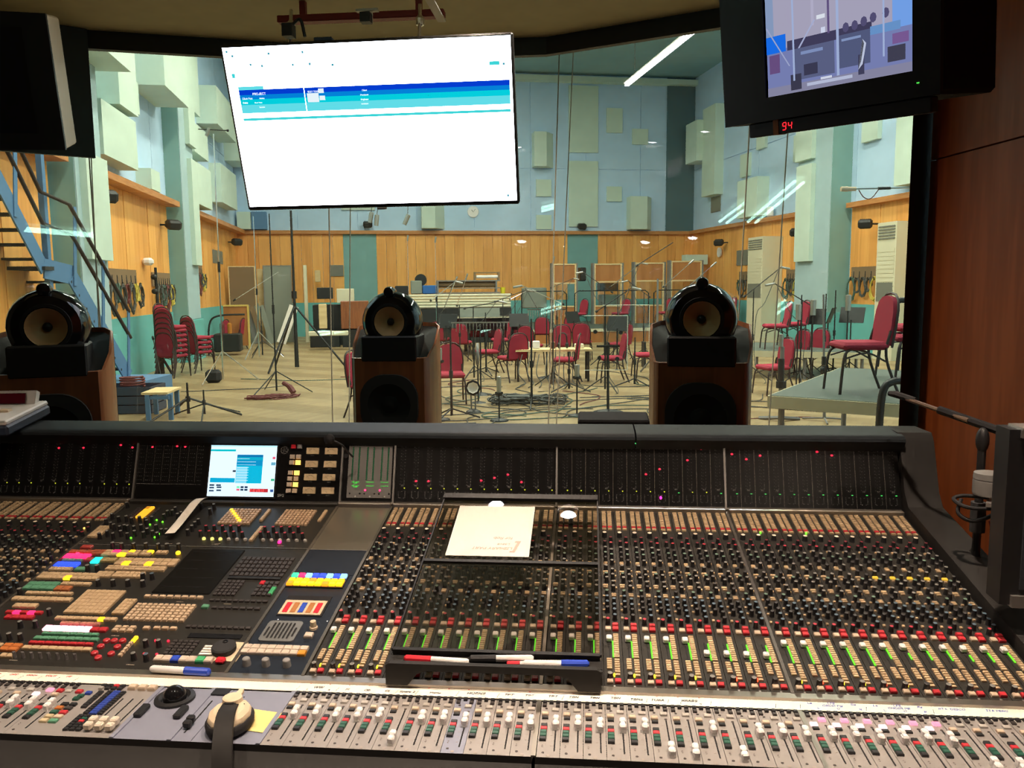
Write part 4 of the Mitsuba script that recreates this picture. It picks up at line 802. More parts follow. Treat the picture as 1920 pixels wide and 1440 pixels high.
def print_on(parent, t, h, u, w, m='print_white', P=BRG): part(parent, 'lettering', meshkit.text_mesh(t, h, .0003, True), m, on(P, u, w, .0003))
print_on(sp, 'SP2', .0072, -.8215, .0175)
part(sp, 'emblem', lathe([(.0105, 0), (.0100, .0004), (.0100, .0004), (.0096, 0)], 24, False), 'grey_plastic', on(BRG, -.8114, .1417))
for i in range(5):
    a = i * 2 * math.pi / 5; part(sp, 'emblem', lathe([(.0042, 0), (.0040, .0004), (.0036, 0)], 14, False), 'grey_plastic', on(BRG, -.8114 + .0052 * math.cos(a), .1417 + .0052 * math.sin(a)))
BT = [(.1515, 'red', 'grey'), (.1240, 'beige', 'beige'), (.1085, 'beige', 'L'), (.0810, 'beige', 'L'), (.0655, 'beige', 'tan'), (.0500, 'beige', 'L'), (.0335, 'beige', 'tan')]
for w, a, b in BT:
    for c, u in ((a, -.7885), (b, -.7715)):
        M = on(BRG, u + (w - .09) * .045, w, .0005)
        if c == 'L': led('lit_button', vcm('bl', lambda: keycap(.0135, .0125, .005, .92)), M, LIT['Lamber'], sp)
        else: part(sp, 'square_button', vcm('bs', lambda: keycap(.0132, .0118, .005, .9)), {'red': 'red_plastic', 'grey': 'grey_plastic', 'beige': 'beige_plastic', 'tan': 'cream_plastic'}[c], M)
for r in range(4):
    for c in range(2):
        M = on(BRG, -.7338 + c * .0506 + (r - 1.5) * -.0008, .1403 - r * .0350, .001)
        v = part(sp, 'level_meter', bx(.034, .0172, .003), 'meter_face', M)
        part(v, 'meter_arc', cat([bx(.0022, .0007, .0003, (.013 * math.sin(t), -.010 + .0145 * math.cos(t), .0017)) for t in np.linspace(-.9, .9, 9)]), 'ink', M)
        part(v, 'needle', mv(bx(.0005, .012, .0003), (-.006, -.001, .0018), .7), 'ink', M); part(v, 'lettering', meshkit.text_mesh('AUX %d' % (r * 2 + c + 1), .0024, .0002), 'print_white', M @ mat4((-.005, -.0135, 0)))
# green meter panel
def segs(on_, x, h=.0070, w=.0032, th=.0010):
    q = {'a': (0, h/2, w, th), 'g': (0, 0, w, th), 'd': (0, -h/2, w, th), 'f': (-w/2, h/4, th, h/2), 'b': (w/2, h/4, th, h/2), 'e': (-w/2, -h/4, th, h/2), 'c': (w/2, -h/4, th, h/2)}
    return cat([bx(q[c][2] * .84, .001, q[c][3] * .84, (x + q[c][0], 0, q[c][1])) for c in on_])
gp = part(desk, 'green_meter_panel', bx(.1410, .1745, .004, (-.5788, .0882, -.0025)), 'panel_black', BRG)
gp2 = part(gp, 'meter_plate', bx(.1175, .1490, .003, (-.5740, .0920, .001)), 'grey_plate', BRG)
for i in range(3):
    u = -.6125 + i * .0392
    for d in (-.0085, .0085): part(gp2, 'meter_slot', bx(.0042, .0880, .001), 'led_green_off', on(BRG, u + d, .1080, .0026))
    part(gp2, 'meter_scale', cat([bx(.0085, .0005, .0003, (0, (r - 9) * .0047, 0)) for r in range(19)]), 'print_white', on(BRG, u, .1080, .0027))
    for r in range(2):
        g = cat([mv(m_, rx=-math.pi / 2) for m_ in ([bx(.0034, .001, .0010, (0, 0, 0)), segs('fed', .0055), segs('gced', .0110), bx(.0034, .001, .0010, (.0165, 0, 0))] if i == 0 else [bx(.0036, .001, .0010, (j * .0055, 0, 0)) for j in range(4)])])
        part(gp2, 'green_digits', g, 'lamp_glass', on(BRG, u - .0065, .0590 - r * .0100, .003), emit=(.05, 1.5, .08))
    if i: led('peak_light', vcm('pk2', lambda: ellip(.003, .003, .0012, (0, 0, .001), 2)), on(BRG, u - .010, .0378, .0025), (1.9, .06, .25), gp2)
    for d in (-.012, .003, .015): part(gp2, 'screw', screw, 'silver' if d == .003 else 'black_plastic', on(BRG, u + d, .0290 if d != .003 else .021, .0025))
    part(gp2, 'screw', screw, 'silver', on(BRG, u, .1630, .0025))

# ---- flush the registry of controls
for name, lst in _ctl.items():
    def d2(t): p = t[1][:3, 3] - CAM; return float(p @ p)
    def seen(t):
        p = t[1][:3, 3] - CAM; z = p @ _F; return z > .2 and abs(p[0] / z) < .66 and (720 + FOC * (p @ _D0) / z) < 1470
    order = sorted(lst, key=lambda t: (0 if seen(t) else 1, d2(t)))
    for mesh, M, par in order[:300]: part(par, name, mesh, 'plastic', M)
    rest = order[300:]
    if rest:
        vs, cs_, fs, n = [], [], [], 0
        for mesh, M, par in rest:
            vs.append(np.asarray(mesh.vertices) @ M[:3, :3].T + M[:3, 3]); cs_.append(mesh.vcol); fs.append(np.asarray(mesh.faces) + n); n += len(mesh.vertices)
        m = tm(np.vstack(vs), np.vstack(fs)); m.vcol = np.vstack(cs_)
        part(desk, 'remaining_' + name, m, 'plastic', kind='stuff', label=f'the farther rows of {name.replace("_", " ")}s on the console')

# ------------------------------------------------------------------ things lying on the console
# smoked perspex cover with pen tray and clamps
PT = math.radians(13.2); PLX = np.eye(4); PLX[:3, 0] = EU; PLX[:3, 1] = EV * math.cos(PT) + np.array([0, 0, math.sin(PT)]); PLX[:3, 2] = -EV * math.sin(PT) + np.array([0, 0, math.cos(PT)])
PLX[:3, 3] = EV * 1.285 + np.array([0, 0, .8370])
cv = thing('perspex_cover', 'smoked perspex cover with a front pen tray standing over the middle channel strips', 'cover')
PU0, PU1 = -.346, .0215; hw = (PU0 + PU1) / 2
holes = [(-.290, .275), (-.235, .278), (-.180, .280), (-.125, .281), (-.075, .283), (-.02, .286), (-.265, .235), (-.185, .238), (-.11, .240)]
sheet = sbox(PU0, .095, PU1, .378).difference(unary_union([Point(a, b).buffer(.0165, quad_segs=8) for a, b in holes]))
holes2 = [(-.097, .49), (-.045, .49), (-.115, .445), (-.062, .447), (-.10, .405), (-.045, .407)]
sheet2 = sbox(PU0, .386, PU1, .658).difference(unary_union([Point(a, b).buffer(.0165, quad_segs=8) for a, b in holes2]))
def flat(poly):
    tri = trimesh.creation.triangulate_polygon(poly, engine='earcut'); return tm(np.column_stack([tri[0], np.zeros(len(tri[0]))]), tri[1])
part(cv, 'lower_sheet', flat(sheet), 'smoked_perspex', PLX); part(cv, 'upper_sheet', flat(sheet2), 'smoked_perspex', on(PLX, 0, 0, .002))
part(cv, 'top_edge', bb(PU0 - .004, PU1 + .002, .655, .678, -.004, .006), 'black_plastic', PLX)
part(cv, 'middle_bar', bb(PU0, PU1, .377, .387, -.006, .003), 'black_plastic', PLX)
part(cv, 'front_edge', bb(PU0, PU1, .088, .096, -.010, .002), 'black_plastic', PLX)
for u in (PU0 - .001, PU1 + .001): part(cv, 'side_edge', bb(u - .0015, u + .0015, .09, .66, -.003, .003), 'black_plastic', PLX)
part(cv, 'pen_tray', cat(bb(PU0 - .002, PU1 + .004, .050, .090, -.012, -.009), bb(PU0 - .002, PU1 + .004, .050, .054, -.012, .000)), 'black_plastic', PLX)
foot = prism([(0, 0), (.038, 0), (.046, .010), (.056, .022), (.072, .027), (.300, .027), (.316, .022), (.326, .010), (.334, 0), (.3725, 0), (.3725, .036), (.366, .0395), (.006, .0395), (0, .036)], .012)
foot = tm(np.asarray(foot.vertices)[:, [0, 2, 1]] * [1, -1, 1], foot.faces)
part(cv, 'clamp_foot', foot, 'dark_leather', CON @ mat4((PU0 - .004, 1.344, .8120)))
for u in (PU0 + .012, PU1 - .014): part(cv, 'clamp_foot', bx(.036, .03, .028, (u, 1.358, .834)), 'dark_leather', CON)
def pen(key_label, u0, w0, u1, w1, body, cap, r=.0058, P=PLX, h=-.003):
    k = thing('marker_pen', key_label, 'pen', 'marker pens'); del labels[k]['group']
    a, b = np.array([u0, w0, h]), np.array([u1, w1, h]); m = a + (b - a) * .42
    part(k, 'barrel', path([m, b - (b - a) * .04, b], [r, r, r * .6], 10), body, P, smooth=35)
    part(k, 'cap', path([a, a + (b - a) * .03, m], [r * .5, r * 1.08, r * 1.12], 10), cap, P, smooth=35)
pen('marker pen with red cap at the left end of the pen tray', -.322, .072, -.206, .068, 'white_plastic', 'red_plastic')
pen('marker pen with black cap in the middle of the pen tray', -.207, .076, -.094, .083, 'white_plastic', 'black_plastic', .0062)
pen('marker pen with short red cap lying in front in the pen tray', -.140, .066, -.085, .069, 'white_plastic', 'red_plastic', .0045)
pen('marker pen with blue cap at the right end of the pen tray', .003, .073, -.112, .068, 'white_plastic', 'blue_plastic', .0064)
pen('pale whiteboard marker with blue cap lying on the ledge left of the headphones', -.672, 1.342, -.787, 1.347, 'white_plastic', 'blue_plastic', .0066, CON, .8185)
sh = thing('paper_sheet', 'white paper sheet with faint pen notes lying on the perspex cover', 'paper')
part(sh, 'sheet', bb(-.303, -.124, .400, .619, .0025, .0031), 'paper', PLX)
for t, u, w, h in (('for Rob', -.185, .478, .0075), ('Leave', -.182, .452, .006), ('LIBRARY PART', -.205, .436, .0075), ('[', -.153, .455, .03)): hand(t, u, w, h, 'pencil', math.pi, sh, PLX, .0033)
# curled paper strip on the upper centre section
pts = np.array([(-.357, .682, .026), (-.357, .668, .032), (-.359, .642, .033), (-.363, .615, .025), (-.366, .590, .018), (-.362, .555, .018), (-.356, .520, .021), (-.353, .492, .022)]); cvv = curve(pts, 28); rib = []
for i, p in enumerate(cvv): rib += [p + [-.0125, 0, -.002], p + [.0125, .002, 0]]
f = [(2 * i, 2 * i + 1, 2 * i + 3) for i in range(len(cvv) - 1)] + [(2 * i, 2 * i + 3, 2 * i + 2) for i in range(len(cvv) - 1)]
top = tm(rib, f); bot = tm(np.asarray(rib) - [0, 0, .0006], [t[::-1] for t in f])
k = single('paper_strip', 'curled cream paper strip lying across the knobs left of the button grids', 'paper strip', cat(top, bot), 'paper_cream', on(PAN, UC, 0), smooth=40)
# talkback microphone on a gooseneck
tk = thing('gooseneck_microphone', 'small black foam ball microphone on a gooseneck in front of the top rail', 'microphone')
part(tk, 'windscreen', ellip(.0135, .0125, .0135, (-.463, 2.045, 1.1195), 2), 'black_matte', smooth=True)
part(tk, 'gooseneck', path(curve([(-.455, 2.055, 1.113), (-.436, 2.065, 1.100), (-.425, 2.085, 1.078), (-.415, 2.098, 1.062)], 14), .0025, 8), 'black_plastic', smooth=60)
part(tk, 'base', lathe([(.007, 0), (.006, .006)], 12), 'black_plastic', on(BRG, -.6405, .127, -.001))
# remote controller on the left end of the rail
rc = thing('remote_controller', 'pale remote control box with red number display at the far left on the console', 'remote control')
RCM = CON @ mat4((-1.72, 2.115, 1.124), .16, .10)
part(rc, 'base', cb(.33, .24, .030, (0, 0, .015), .006), 'navy_plastic', RCM); part(rc, 'top_panel', cb(.324, .234, .014, (0, 0, .036), .004), 'white_plastic', RCM)
part(rc, 'display_hood', prism([(-.155, 0), (.145, 0), (.145, .02), (-.155, .02)], .05), 'white_plastic', RCM @ mat4((0, .07, .035), 0, -.5))
part(rc, 'display', bx(.26, .003, .030), 'screen_red', RCM @ mat4((-.01, .0755, .060), 0, -.5))
g = seg7('0', 0, 0, .018, .010, .002)
for j in range(5): part(rc, 'red_digits', vcm('rcd', lambda: seg7('8', 0, 0, .016, .009, .002)), 'lamp_glass', RCM @ mat4((-.075 + .02 * j, .0725, .0605), 0, -.5), emit=(.5, .01, .05))
for j in range(6): part(rc, 'button', vcm('rcb', lambda: keycap(.03, .022, .006, .85)), 'cream_plastic', RCM @ mat4((-.12 + .045 * j, -.01, .043)))
# headphones lying on the blank panel, their band hanging over the armrest
hp = thing('headphones', 'cream and black headphones, one ear cup up, band hanging over the armrest', 'headphones')
HPM = on(FAD, -.5700, .0450, .002, .10) @ np.diag([1.0, 1.0, .66, 1])
part(hp, 'ear_cushion', lathe([(.030, 0), (.036, .006), (.037, .018), (.034, .026), (.028, .028)], 28), 'rubber', HPM @ np.diag([1.0, 1.28, 1, 1]), smooth=40)
cup = lathe([(.033, .024), (.0335, .030), (.031, .038), (.024, .045), (.012, .048), (0, .0485)], 12)
part(hp, 'ear_cup', cup, 'cream_plastic', HPM @ np.diag([1.0, 1.25, 1, 1]), smooth=25)
part(hp, 'pivot', cat(lathe([(.0165, .040), (.0155, .056), (.0125, .058)], 18)), 'cream_plastic', HPM @ mat4((-.002, .022, 0)), smooth=25)
part(hp, 'yoke', cat(bx(.014, .004, .007, (-.002, .006, .0505)), bx(.020, .030, .005, (-.002, -.006, .0495))), 'black_plastic', HPM)
bp = curve([(.000, .004, .052), (.003, -.025, .055), (.008, -.052, .047), (.014, -.080, .016), (.020, -.102, -.028), (.027, -.115, -.09), (.036, -.12, -.30)], 26); rib = []
for i, p in enumerate(bp):
    w = .0125 + .004 * min(1, i / 20); rib += [p + [-w, 0, 0], p + [w, 0, 0]]
n2 = len(bp); off = np.array([0, .006, -.004]); V = np.vstack([rib, np.array(rib) + off]); F = []
for i in range(n2 - 1):
    a = 2 * i; F += [(a, a + 2, a + 3), (a, a + 3, a + 1)]; b = a + 2 * n2; F += [(b, b + 3, b + 2), (b, b + 1, b + 3)]; F += [(a, b, b + 2), (a, b + 2, a + 2), (a + 1, a + 3, b + 3), (a + 1, b + 3, b + 1)]
part(hp, 'headband', tm(V, F), 'dark_leather', HPM, smooth=40)
part(hp, 'cable_plug', cat(bx(.010, .012, .007, (-.001, .050, .040)), bx(.008, .010, .010, (-.001, .060, .038))), 'cream_plastic', HPM)
for i, (x, y) in enumerate(((-.016, .03), (.014, .03), (.020, .012))): part(hp, 'screw', vcm('hs', lambda: lathe([(.0013, 0), (.001, .0008)], 8)), 'black_plastic', HPM @ mat4((x, y, .0455 if i == 2 else .0485)))
single('sticky_note', 'yellow sticky note under the right edge of the headphones', 'note', bb(-.036, .036, -.030, .030, 0, .0006), 'note_yellow', on(FAD, -.5395, .066, .0006, -.16))

# ------------------------------------------------------------------ right of the console: side screen, arm, microphone stand
sm = thing('side_screen', 'black flat screen at the right edge with silver strips at top and bottom', 'screen')
SMM = mat4((.912, 1.43, 1.075), math.radians(-104), 0, 0)
SMM = np.eye(4); _dx = np.array([.62, .785, 0]); _dx = np.array([math.cos(math.radians(8)), -math.sin(math.radians(8)), 0]); _dy = np.array([-_dx[1], _dx[0], 0])
SMM[:3, 0], SMM[:3, 1], SMM[:3, 3] = _dx, _dy, (.885, 1.44, 0)
part(sm, 'housing', bb(0, .40, .0, .055, .915, 1.238), 'black_plastic', SMM)
part(sm, 'display', bb(.032, .40, -.004, .002, .945, 1.222), 'screen_grey', SMM)
part(sm, 'silver_strip', bb(.018, .40, -.008, .05, 1.224, 1.242), 'silver', SMM); part(sm, 'silver_strip', bb(.018, .40, -.008, .05, .912, .934), 'silver', SMM)
part(sm, 'white_edge', bb(.034, .40, -.006, .0, 1.212, 1.219), 'white_plastic', SMM)
ms = thing('boom_stand', 'boom stand beside the side screen, its copper boom reaching left over the console', 'stand')
part(ms, 'boom', path([(.925, 1.92, 1.229), (.99, 1.76, 1.201)], .0052, 8), 'brass_tube'); part(ms, 'grip', path([(.905, 1.955, 1.2355), (.915, 1.94, 1.235), (.940, 1.895, 1.226)], [.006, .0085, .0075], 8), 'rubber', smooth=40)
part(ms, 'clutch', path([(.962, 1.83, 1.214), (1.03, 1.70, 1.186)], .0095, 8), 'black_plastic'); part(ms, 'joint', ellip(.013, .014, .028, (1.0, 1.72, 1.165), 2), 'black_plastic', smooth=True)
part(ms, 'post', path([(1.0, 1.72, 1.16), (1.0, 1.72, .1)], .0085, 10), 'black_plastic'); part(ms, 'grip', path([(1.0, 1.72, 1.03), (1.0, 1.72, .965)], .0155, 10), 'rubber')
part(ms, 'base', lathe([(.16, 0), (.155, .02), (.02, .035), (.012, .10)], 24), 'black_plastic', mat4((1.0, 1.72, 0)))
sw = thing('swivel_arm', 'grey swivel arm joint holding the side screen, with dark looped cables', 'arm')
part(sw, 'hub', lathe([(.030, 0), (.031, .004), (.031, .030), (.030, .032), (.031, .034), (.030, .046), (.02, .048)], 24), 'grey_plate', mat4((.985, 1.66, 1.062)), smooth=30)
part(sw, 'link', bx(.11, .03, .018, (1.03, 1.60, 1.095)), 'cream_plastic'); part(sw, 'bracket', mv(bx(.09, .05, .008), (1.01, 1.62, 1.050), -.6), 'silver')
part(sw, 'cable', path(curve([(.985, 1.66, 1.055), (.955, 1.70, 1.050), (.935, 1.70, 1.042), (.945, 1.66, 1.035), (1.0, 1.63, 1.040)], 24), .0042, 6), 'rubber', smooth=60)
part(sw, 'cable', path(curve([(.945, 1.69, 1.046), (.935, 1.68, 1.018), (.955, 1.66, 1.006), (.99, 1.65, 1.022), (1.005, 1.65, 1.045)], 24), .0042, 6), 'rubber', smooth=60)
part(sw, 'cable', path(curve([(1.005, 1.68, 1.0), (1.018, 1.68, .95), (1.012, 1.68, .86), (1.008, 1.69, .7)], 16), .005, 6), 'red_steel', smooth=60)

# ================================================================== THE HALL BEHIND THE WINDOW
PHI = math.radians(9.3)
HM = mat4((0, 0, 0), PHI)                       # hall axes: X across, Y into the depth
FZ = -.35                                       # hall floor
def HW(X, Y, z=FZ): return HM[:3, :3] @ np.array([X, Y, z])
def parquet(p, n, uv):
    X = p.x * math.cos(PHI) + p.y * math.sin(PHI); Y = -p.x * math.sin(PHI) + p.y * math.cos(PHI)
    a = X * .62 + Y * .78; b = X * .78 - Y * .62
    band = mikit.smoothstep(-.25, .25, dr.sin(a * 5.2))                    # boards laid in alternating directions
    g = mikit.fbm(X * 3, Y * 3, p.z, octaves=3); t = mikit.cell_rand(dr.floor(a / .30), dr.floor(b / .07))
    c = mikit.mix((.235, .165, .080), (.29, .21, .108), band)
    return c * (.88 + .14 * t + .16 * (g - .5))
mat('parquet', mikit.proc(parquet), .38, specular=.4)
def plaster(name, c, d=.06):
    def fn(p, n, uv):
        g = mikit.fbm(p.x * 2.3, p.y * 2.3, p.z * 2.3, octaves=3)
        return mi.Color3f(*c) * (1 - d + 2 * d * g)
    return mat(name, mikit.proc(fn), .7)
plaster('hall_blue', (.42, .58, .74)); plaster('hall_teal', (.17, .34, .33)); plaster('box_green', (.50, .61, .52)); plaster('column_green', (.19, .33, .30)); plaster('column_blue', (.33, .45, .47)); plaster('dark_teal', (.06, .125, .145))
plaster('hall_ceiling_paint', (.22, .36, .37)); plaster('wainscot', (.12, .38, .36))
mat('red_fabric', (.29, .020, .042), .85); mat('chair_frame', (.045, .032, .028), .45, .3); mat('steel_blue', (.085, .19, .34), .5); mat('tread_dark', (.03, .032, .03), .7)
mat('stand_black', (.015, .016, .016), .45); mat('cable_black', (.06, .062, .055), .6); mat('cable_red', (.13, .03, .028), .6); mat('cable_green', (.05, .10, .08), .6); mat('cable_yellow', (.5, .4, .06), .6); mat('ac_cream', (.60, .56, .40), .5); mat('ac_dark', (.16, .16, .13), .6)
mat('deck_grey', (.075, .095, .08), .6); mat('deck_edge', (.50, .45, .29), .6); mat('mic_silver', (.40, .40, .36), .35, .8); mat('brown_felt', (.20, .13, .07), .9); mat('grey_felt', (.22, .24, .20), .9); mat('blue_felt', (.03, .12, .36), .8); mat('yellow_plastic', (.75, .65, .02), .5); mat('orange_fabric', (.45, .16, .02), .8); mat('blue_upholstery', (.03, .10, .22), .8)
B = lambda X0, X1, Y0, Y1, z0, z1: bb(X0, X1, Y0, Y1, z0, z1)
XL, XR, YF, ZC = -5.05, 12.75, 32.2, 9.6
struct('floor', B(XL - .2, XR + .2, 3.6, YF + .2, FZ - .06, FZ), 'parquet', HM, label='warm wooden parquet floor of the hall')
struct('ceiling', B(XL - .2, XR + .2, 3.6, YF + .2, ZC, ZC + .1), 'hall_ceiling_paint', HM, label='dull green ceiling of the hall')
wf = struct('wall_far', B(XL - .2, XR + .2, YF + .03, YF + .2, FZ, ZC), 'hall_blue', HM, label='far wall of the hall, wood below and pale blue above')
wl = struct('wall_hall_left', B(XL - .2, XL - .03, 3.6, YF, FZ, ZC), 'hall_blue', HM, label='left wall of the hall with columns and acoustic boxes')
wr = struct('wall_hall_right', B(XR + .03, XR + .2, 3.6, YF, FZ, ZC), 'hall_blue', HM, label='right wall of the hall with columns and acoustic boxes')
struct('wall_hall_near', cat(B(XL, -3.45, 3.6, 3.75, FZ, ZC), B(3.05, XR, 3.6, 3.75, FZ, ZC), B(-3.45, 3.05, 3.6, 3.75, CEIL + .13, ZC)), 'hall_blue', HM)
RAIL0, RAIL1 = 3.50, 3.63
def boards(wall, axis, a, b, fix, depth, w=.37, z0=.93, z1=RAIL0):
    n = max(1, round((b - a) / w)); s = (b - a) / n
    for i in range(n):
        p0, p1 = a + i * s + .004, a + (i + 1) * s - .004; d = depth * (1 + .25 * ((i * 5) % 3 - 1) * .4)
        m = B(p0, p1, fix, fix + d, z0, z1) if axis == 'X' else B(min(fix, fix + d), max(fix, fix + d), p0, p1, z0, z1)
        part(wall, 'wood_board', m, f'hall_wood_{(i * 7 + i // 4) % 3}', HM)
for a, b in ((XL, -1.17), (.07, 7.55), (8.79, XR)): boards(wf, 'X', a, b, YF + .03, -.05)
for a, b in ((-1.17, .07), (7.55, 8.79)): part(wf, 'teal_panel', B(a, b, YF, YF + .03, .46, RAIL0), 'hall_teal', HM)
part(wf, 'wainscot', B(XL, XR, YF - .03, YF + .03, FZ, .93), 'wainscot', HM)
for a, b in ((8.2, 14.2), (15.75, 21.7), (23.35, YF)):
    boards(wl, 'Y', a, b, XL - .03, .05, .62); part(wl, 'wood_rail', B(XL, XL + .34, a, b, RAIL0, RAIL1), 'rail_wood', HM); part(wl, 'wainscot', B(XL - .03, XL + .04, a, b, FZ, .93), 'wainscot', HM)
for a, b in ((13.0, 20.75), (22.75, YF)):
    boards(wr, 'Y', a, b, XR + .03, -.05, .62); part(wr, 'wood_rail', B(XR - .20, XR, a, b, RAIL0, RAIL1), 'rail_wood', HM); part(wr, 'wainscot', B(XR - .04, XR + .03, a, b, FZ, .93), 'wainscot', HM)
part(wf, 'wood_rail', B(XL, XR, YF - .16, YF, RAIL0, RAIL1), 'rail_wood', HM)
# pale blue upper panels with open joints
for i in range(8):
    x0 = XL + i * 2.225
    for z0, z1 in ((RAIL1, 6.02), (6.04, ZC)): part(wf, 'plaster_panel', B(x0 + .01, x0 + 2.215, YF, YF + .03, z0, z1), 'hall_blue', HM)
for i in range(7):
    y0 = 12 + i * 2.88
    for z0, z1 in ((RAIL1, 6.02), (6.04, ZC)):
        part(wr, 'plaster_panel', B(XR, XR + .03, y0 + .01, y0 + 2.87, z0, z1), 'hall_blue', HM); part(wl, 'plaster_panel', B(XL - .03, XL, y0 + .01, y0 + 2.87, z0, z1), 'hall_blue', HM)
part(wf, 'dark_corner_panel', B(11.6, 12.74, YF - .10, YF, RAIL1, ZC), 'dark_teal', HM)
part(wf, 'beam', B(XL, XR, YF - .35, YF, 9.28, 9.48), 'box_green', HM)
# columns
for Y0, Y1 in ((7.0, 8.2), (14.3, 15.65), (21.8, 23.25)):
    c = part(wl, 'column', B(XL - .03, -4.68, Y0, Y1, FZ, ZC), 'column_green', HM)
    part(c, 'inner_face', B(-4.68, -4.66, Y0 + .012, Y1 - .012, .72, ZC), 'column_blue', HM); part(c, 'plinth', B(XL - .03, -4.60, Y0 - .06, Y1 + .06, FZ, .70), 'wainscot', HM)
c = part(wr, 'column', B(12.17, XR + .03, 20.85, 22.65, FZ, ZC), 'column_green', HM)
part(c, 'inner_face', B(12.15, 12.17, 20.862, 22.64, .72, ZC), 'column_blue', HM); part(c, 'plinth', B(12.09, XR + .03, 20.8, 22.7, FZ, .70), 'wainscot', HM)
# acoustic boxes, each mounted on its wall
def abox(wall, m, mt='box_green'): part(wall, 'acoustic_box', m, mt, HM)
for X0, X1, z0, z1, d in ((7.6, 8.78, 6.66, 9.2, .06), (7.6, 8.78, 3.8, 6.34, .07), (9.12, 9.76, 7.44, 8.38, .08), (10.17, 10.81, 7.01, 7.61, .08), (9.14, 9.75, 4.79, 5.37, .08), (6.29, 6.89, 4.96, 5.61, .08), (6.29, 6.89, 3.70, 4.25, .07), (-1.2, .05, 4.4, 8.6, .08), (-4.45, -3.92, 3.66, 4.30, .3), (-4.95, -4.47, 3.66, 4.28, .4), (2.9, 3.6, 5, 6, .1), (-3.2, -2.6, 5.2, 6.0, .1)):
    abox(wf, B(X0, X1, YF - d, YF, z0, z1), 'steel_blue' if X0 == -4.45 else 'box_green')
def wedge(X0, Xm, X1, z0, z1, d): return prism([(X0, YF), (X0, YF - d), (Xm, YF - d), (X1, YF)], z1 - z0, z0)
for w in ((9.97, 10.65, 11.0, 3.68, 4.95, .55), (6.14, 6.62, 6.98, 6.06, 7.35, .5), (1.79, 2.3, 2.69, 3.70, 5.2, .5)): abox(wf, wedge(*w))
for Y0, Y1, z0, z1, d in ((30.41, 31.53, 6.17, 7.67, .6), (29.27, 30.46, 4.8, 8.04, .35), (26.96, 27.64, 5.17, 5.94, .1), (25.62, 27.12, 3.72, 4.97, .42), (25.81, 26.43, 5.92, 6.6, .1), (23.24, 23.91, 5.17, 5.94, .1), (19.58, 20.29, 5.12, 6.2, .12), (15.9, 18.48, 3.8, 8.0, .35), (23.4, 25.2, 6.3, 8.5, .3)):
    abox(wr, B(XR - d, XR, Y0, Y1, z0, z1))
part(wr, 'ventilation_grille', B(XR - .03, XR, 29.44, 30.3, 4.2, 4.77), 'ac_dark', HM)
for Y0, Y1, z0, z1 in ((21.7, 22.6, 4.95, 7.2), (21.66, 22.5, 2.12, 4.81)): abox(wr, B(12.02, 12.15, Y0, Y1, z0, z1))
for Y0, Y1, z0, z1, d in ((14.3, 15.92, 5.3, 6.9, .9), (16.88, 18.1, 4.95, 6.4, .42), (18.1, 18.7, 5.1, 5.75, .30), (19.05, 21.3, 5.8, 7.6, .75), (15.95, 18.1, 3.89, 4.85, .36), (19.23, 19.97, 3.66, 4.1, .32), (25.96, 29.27, 6.31, 7.4, .6), (23.7, 25.6, 5.16, 5.95, .36), (23.44, 25.33, 3.75, 4.85, .45), (27.48, 30.4, 4.2, 5.4, .36), (23.4, 25.0, 6.3, 8.2, .3), (30.4, 32.0, 5.9, 7.6, .5)):
    abox(wl, B(XL, XL + d, Y0, Y1, z0, z1))
for Y0, Y1, z0, z1 in ((22.45, 23.24, 5.15, 8.2), (22.5, 23.22, 2.11, 4.80), (14.5, 15.6, 2.0, 3.72)): abox(wl, B(-4.66, -4.55, Y0, Y1, z0, z1))
for Y0, Y1, z0, z1 in ((27.3, 29.0, 2.3, 2.72),): part(wl, 'ventilation_grille', B(XL, XL + .03, Y0, Y1, z0, z1), 'ac_dark', HM)
part(wr, 'ventilation_grille', B(XR - .05, XR - .01, 25.7, 27.86, 2.14, 2.67), 'ac_dark', HM)
part(wf, 'hatch', B(-1.71, -1.19, YF - .06, YF - .02, 1.92, 2.34), 'ac_dark', HM)
# ------------------------------------------------------------------ hall lamps
for i, (X, Y) in enumerate(BATTENS):
    k = thing('ceiling_light', 'long light panel under the ceiling of the hall', 'ceiling light', 'hall ceiling lights')
    part(k, 'housing', B(-.34, .34, -2.6, 2.6, .02, .10), 'white_plastic', HM @ mat4((X, Y, 9.3)))
    part(k, 'diffuser', tm([(-.3, -2.5, 0), (-.3, 2.5, 0), (.3, 2.5, 0), (.3, -2.5, 0)], [(0, 1, 2), (0, 2, 3)]), 'lamp_glass', HM @ mat4((X, Y, 9.3)), emit=HALL_LIGHT, weight=1.0)
k = thing('batten_light', 'long bright tube light hanging in the hall at upper right', 'light')
part(k, 'housing', B(7.60, 7.76, 19.55, 24.95, 7.56, 7.60), 'white_plastic', HM)
part(k, 'tube', B(7.62, 7.74, 19.6, 24.9, 7.48, 7.555), 'lamp_glass', HM, emit=[40, 41, 33], weight=.6)
for Y in (20.4, 24.1): part(k, 'cable', mv(bx(.012, .012, 2.0), (7.68, Y, 8.6)), 'cable_black', HM)

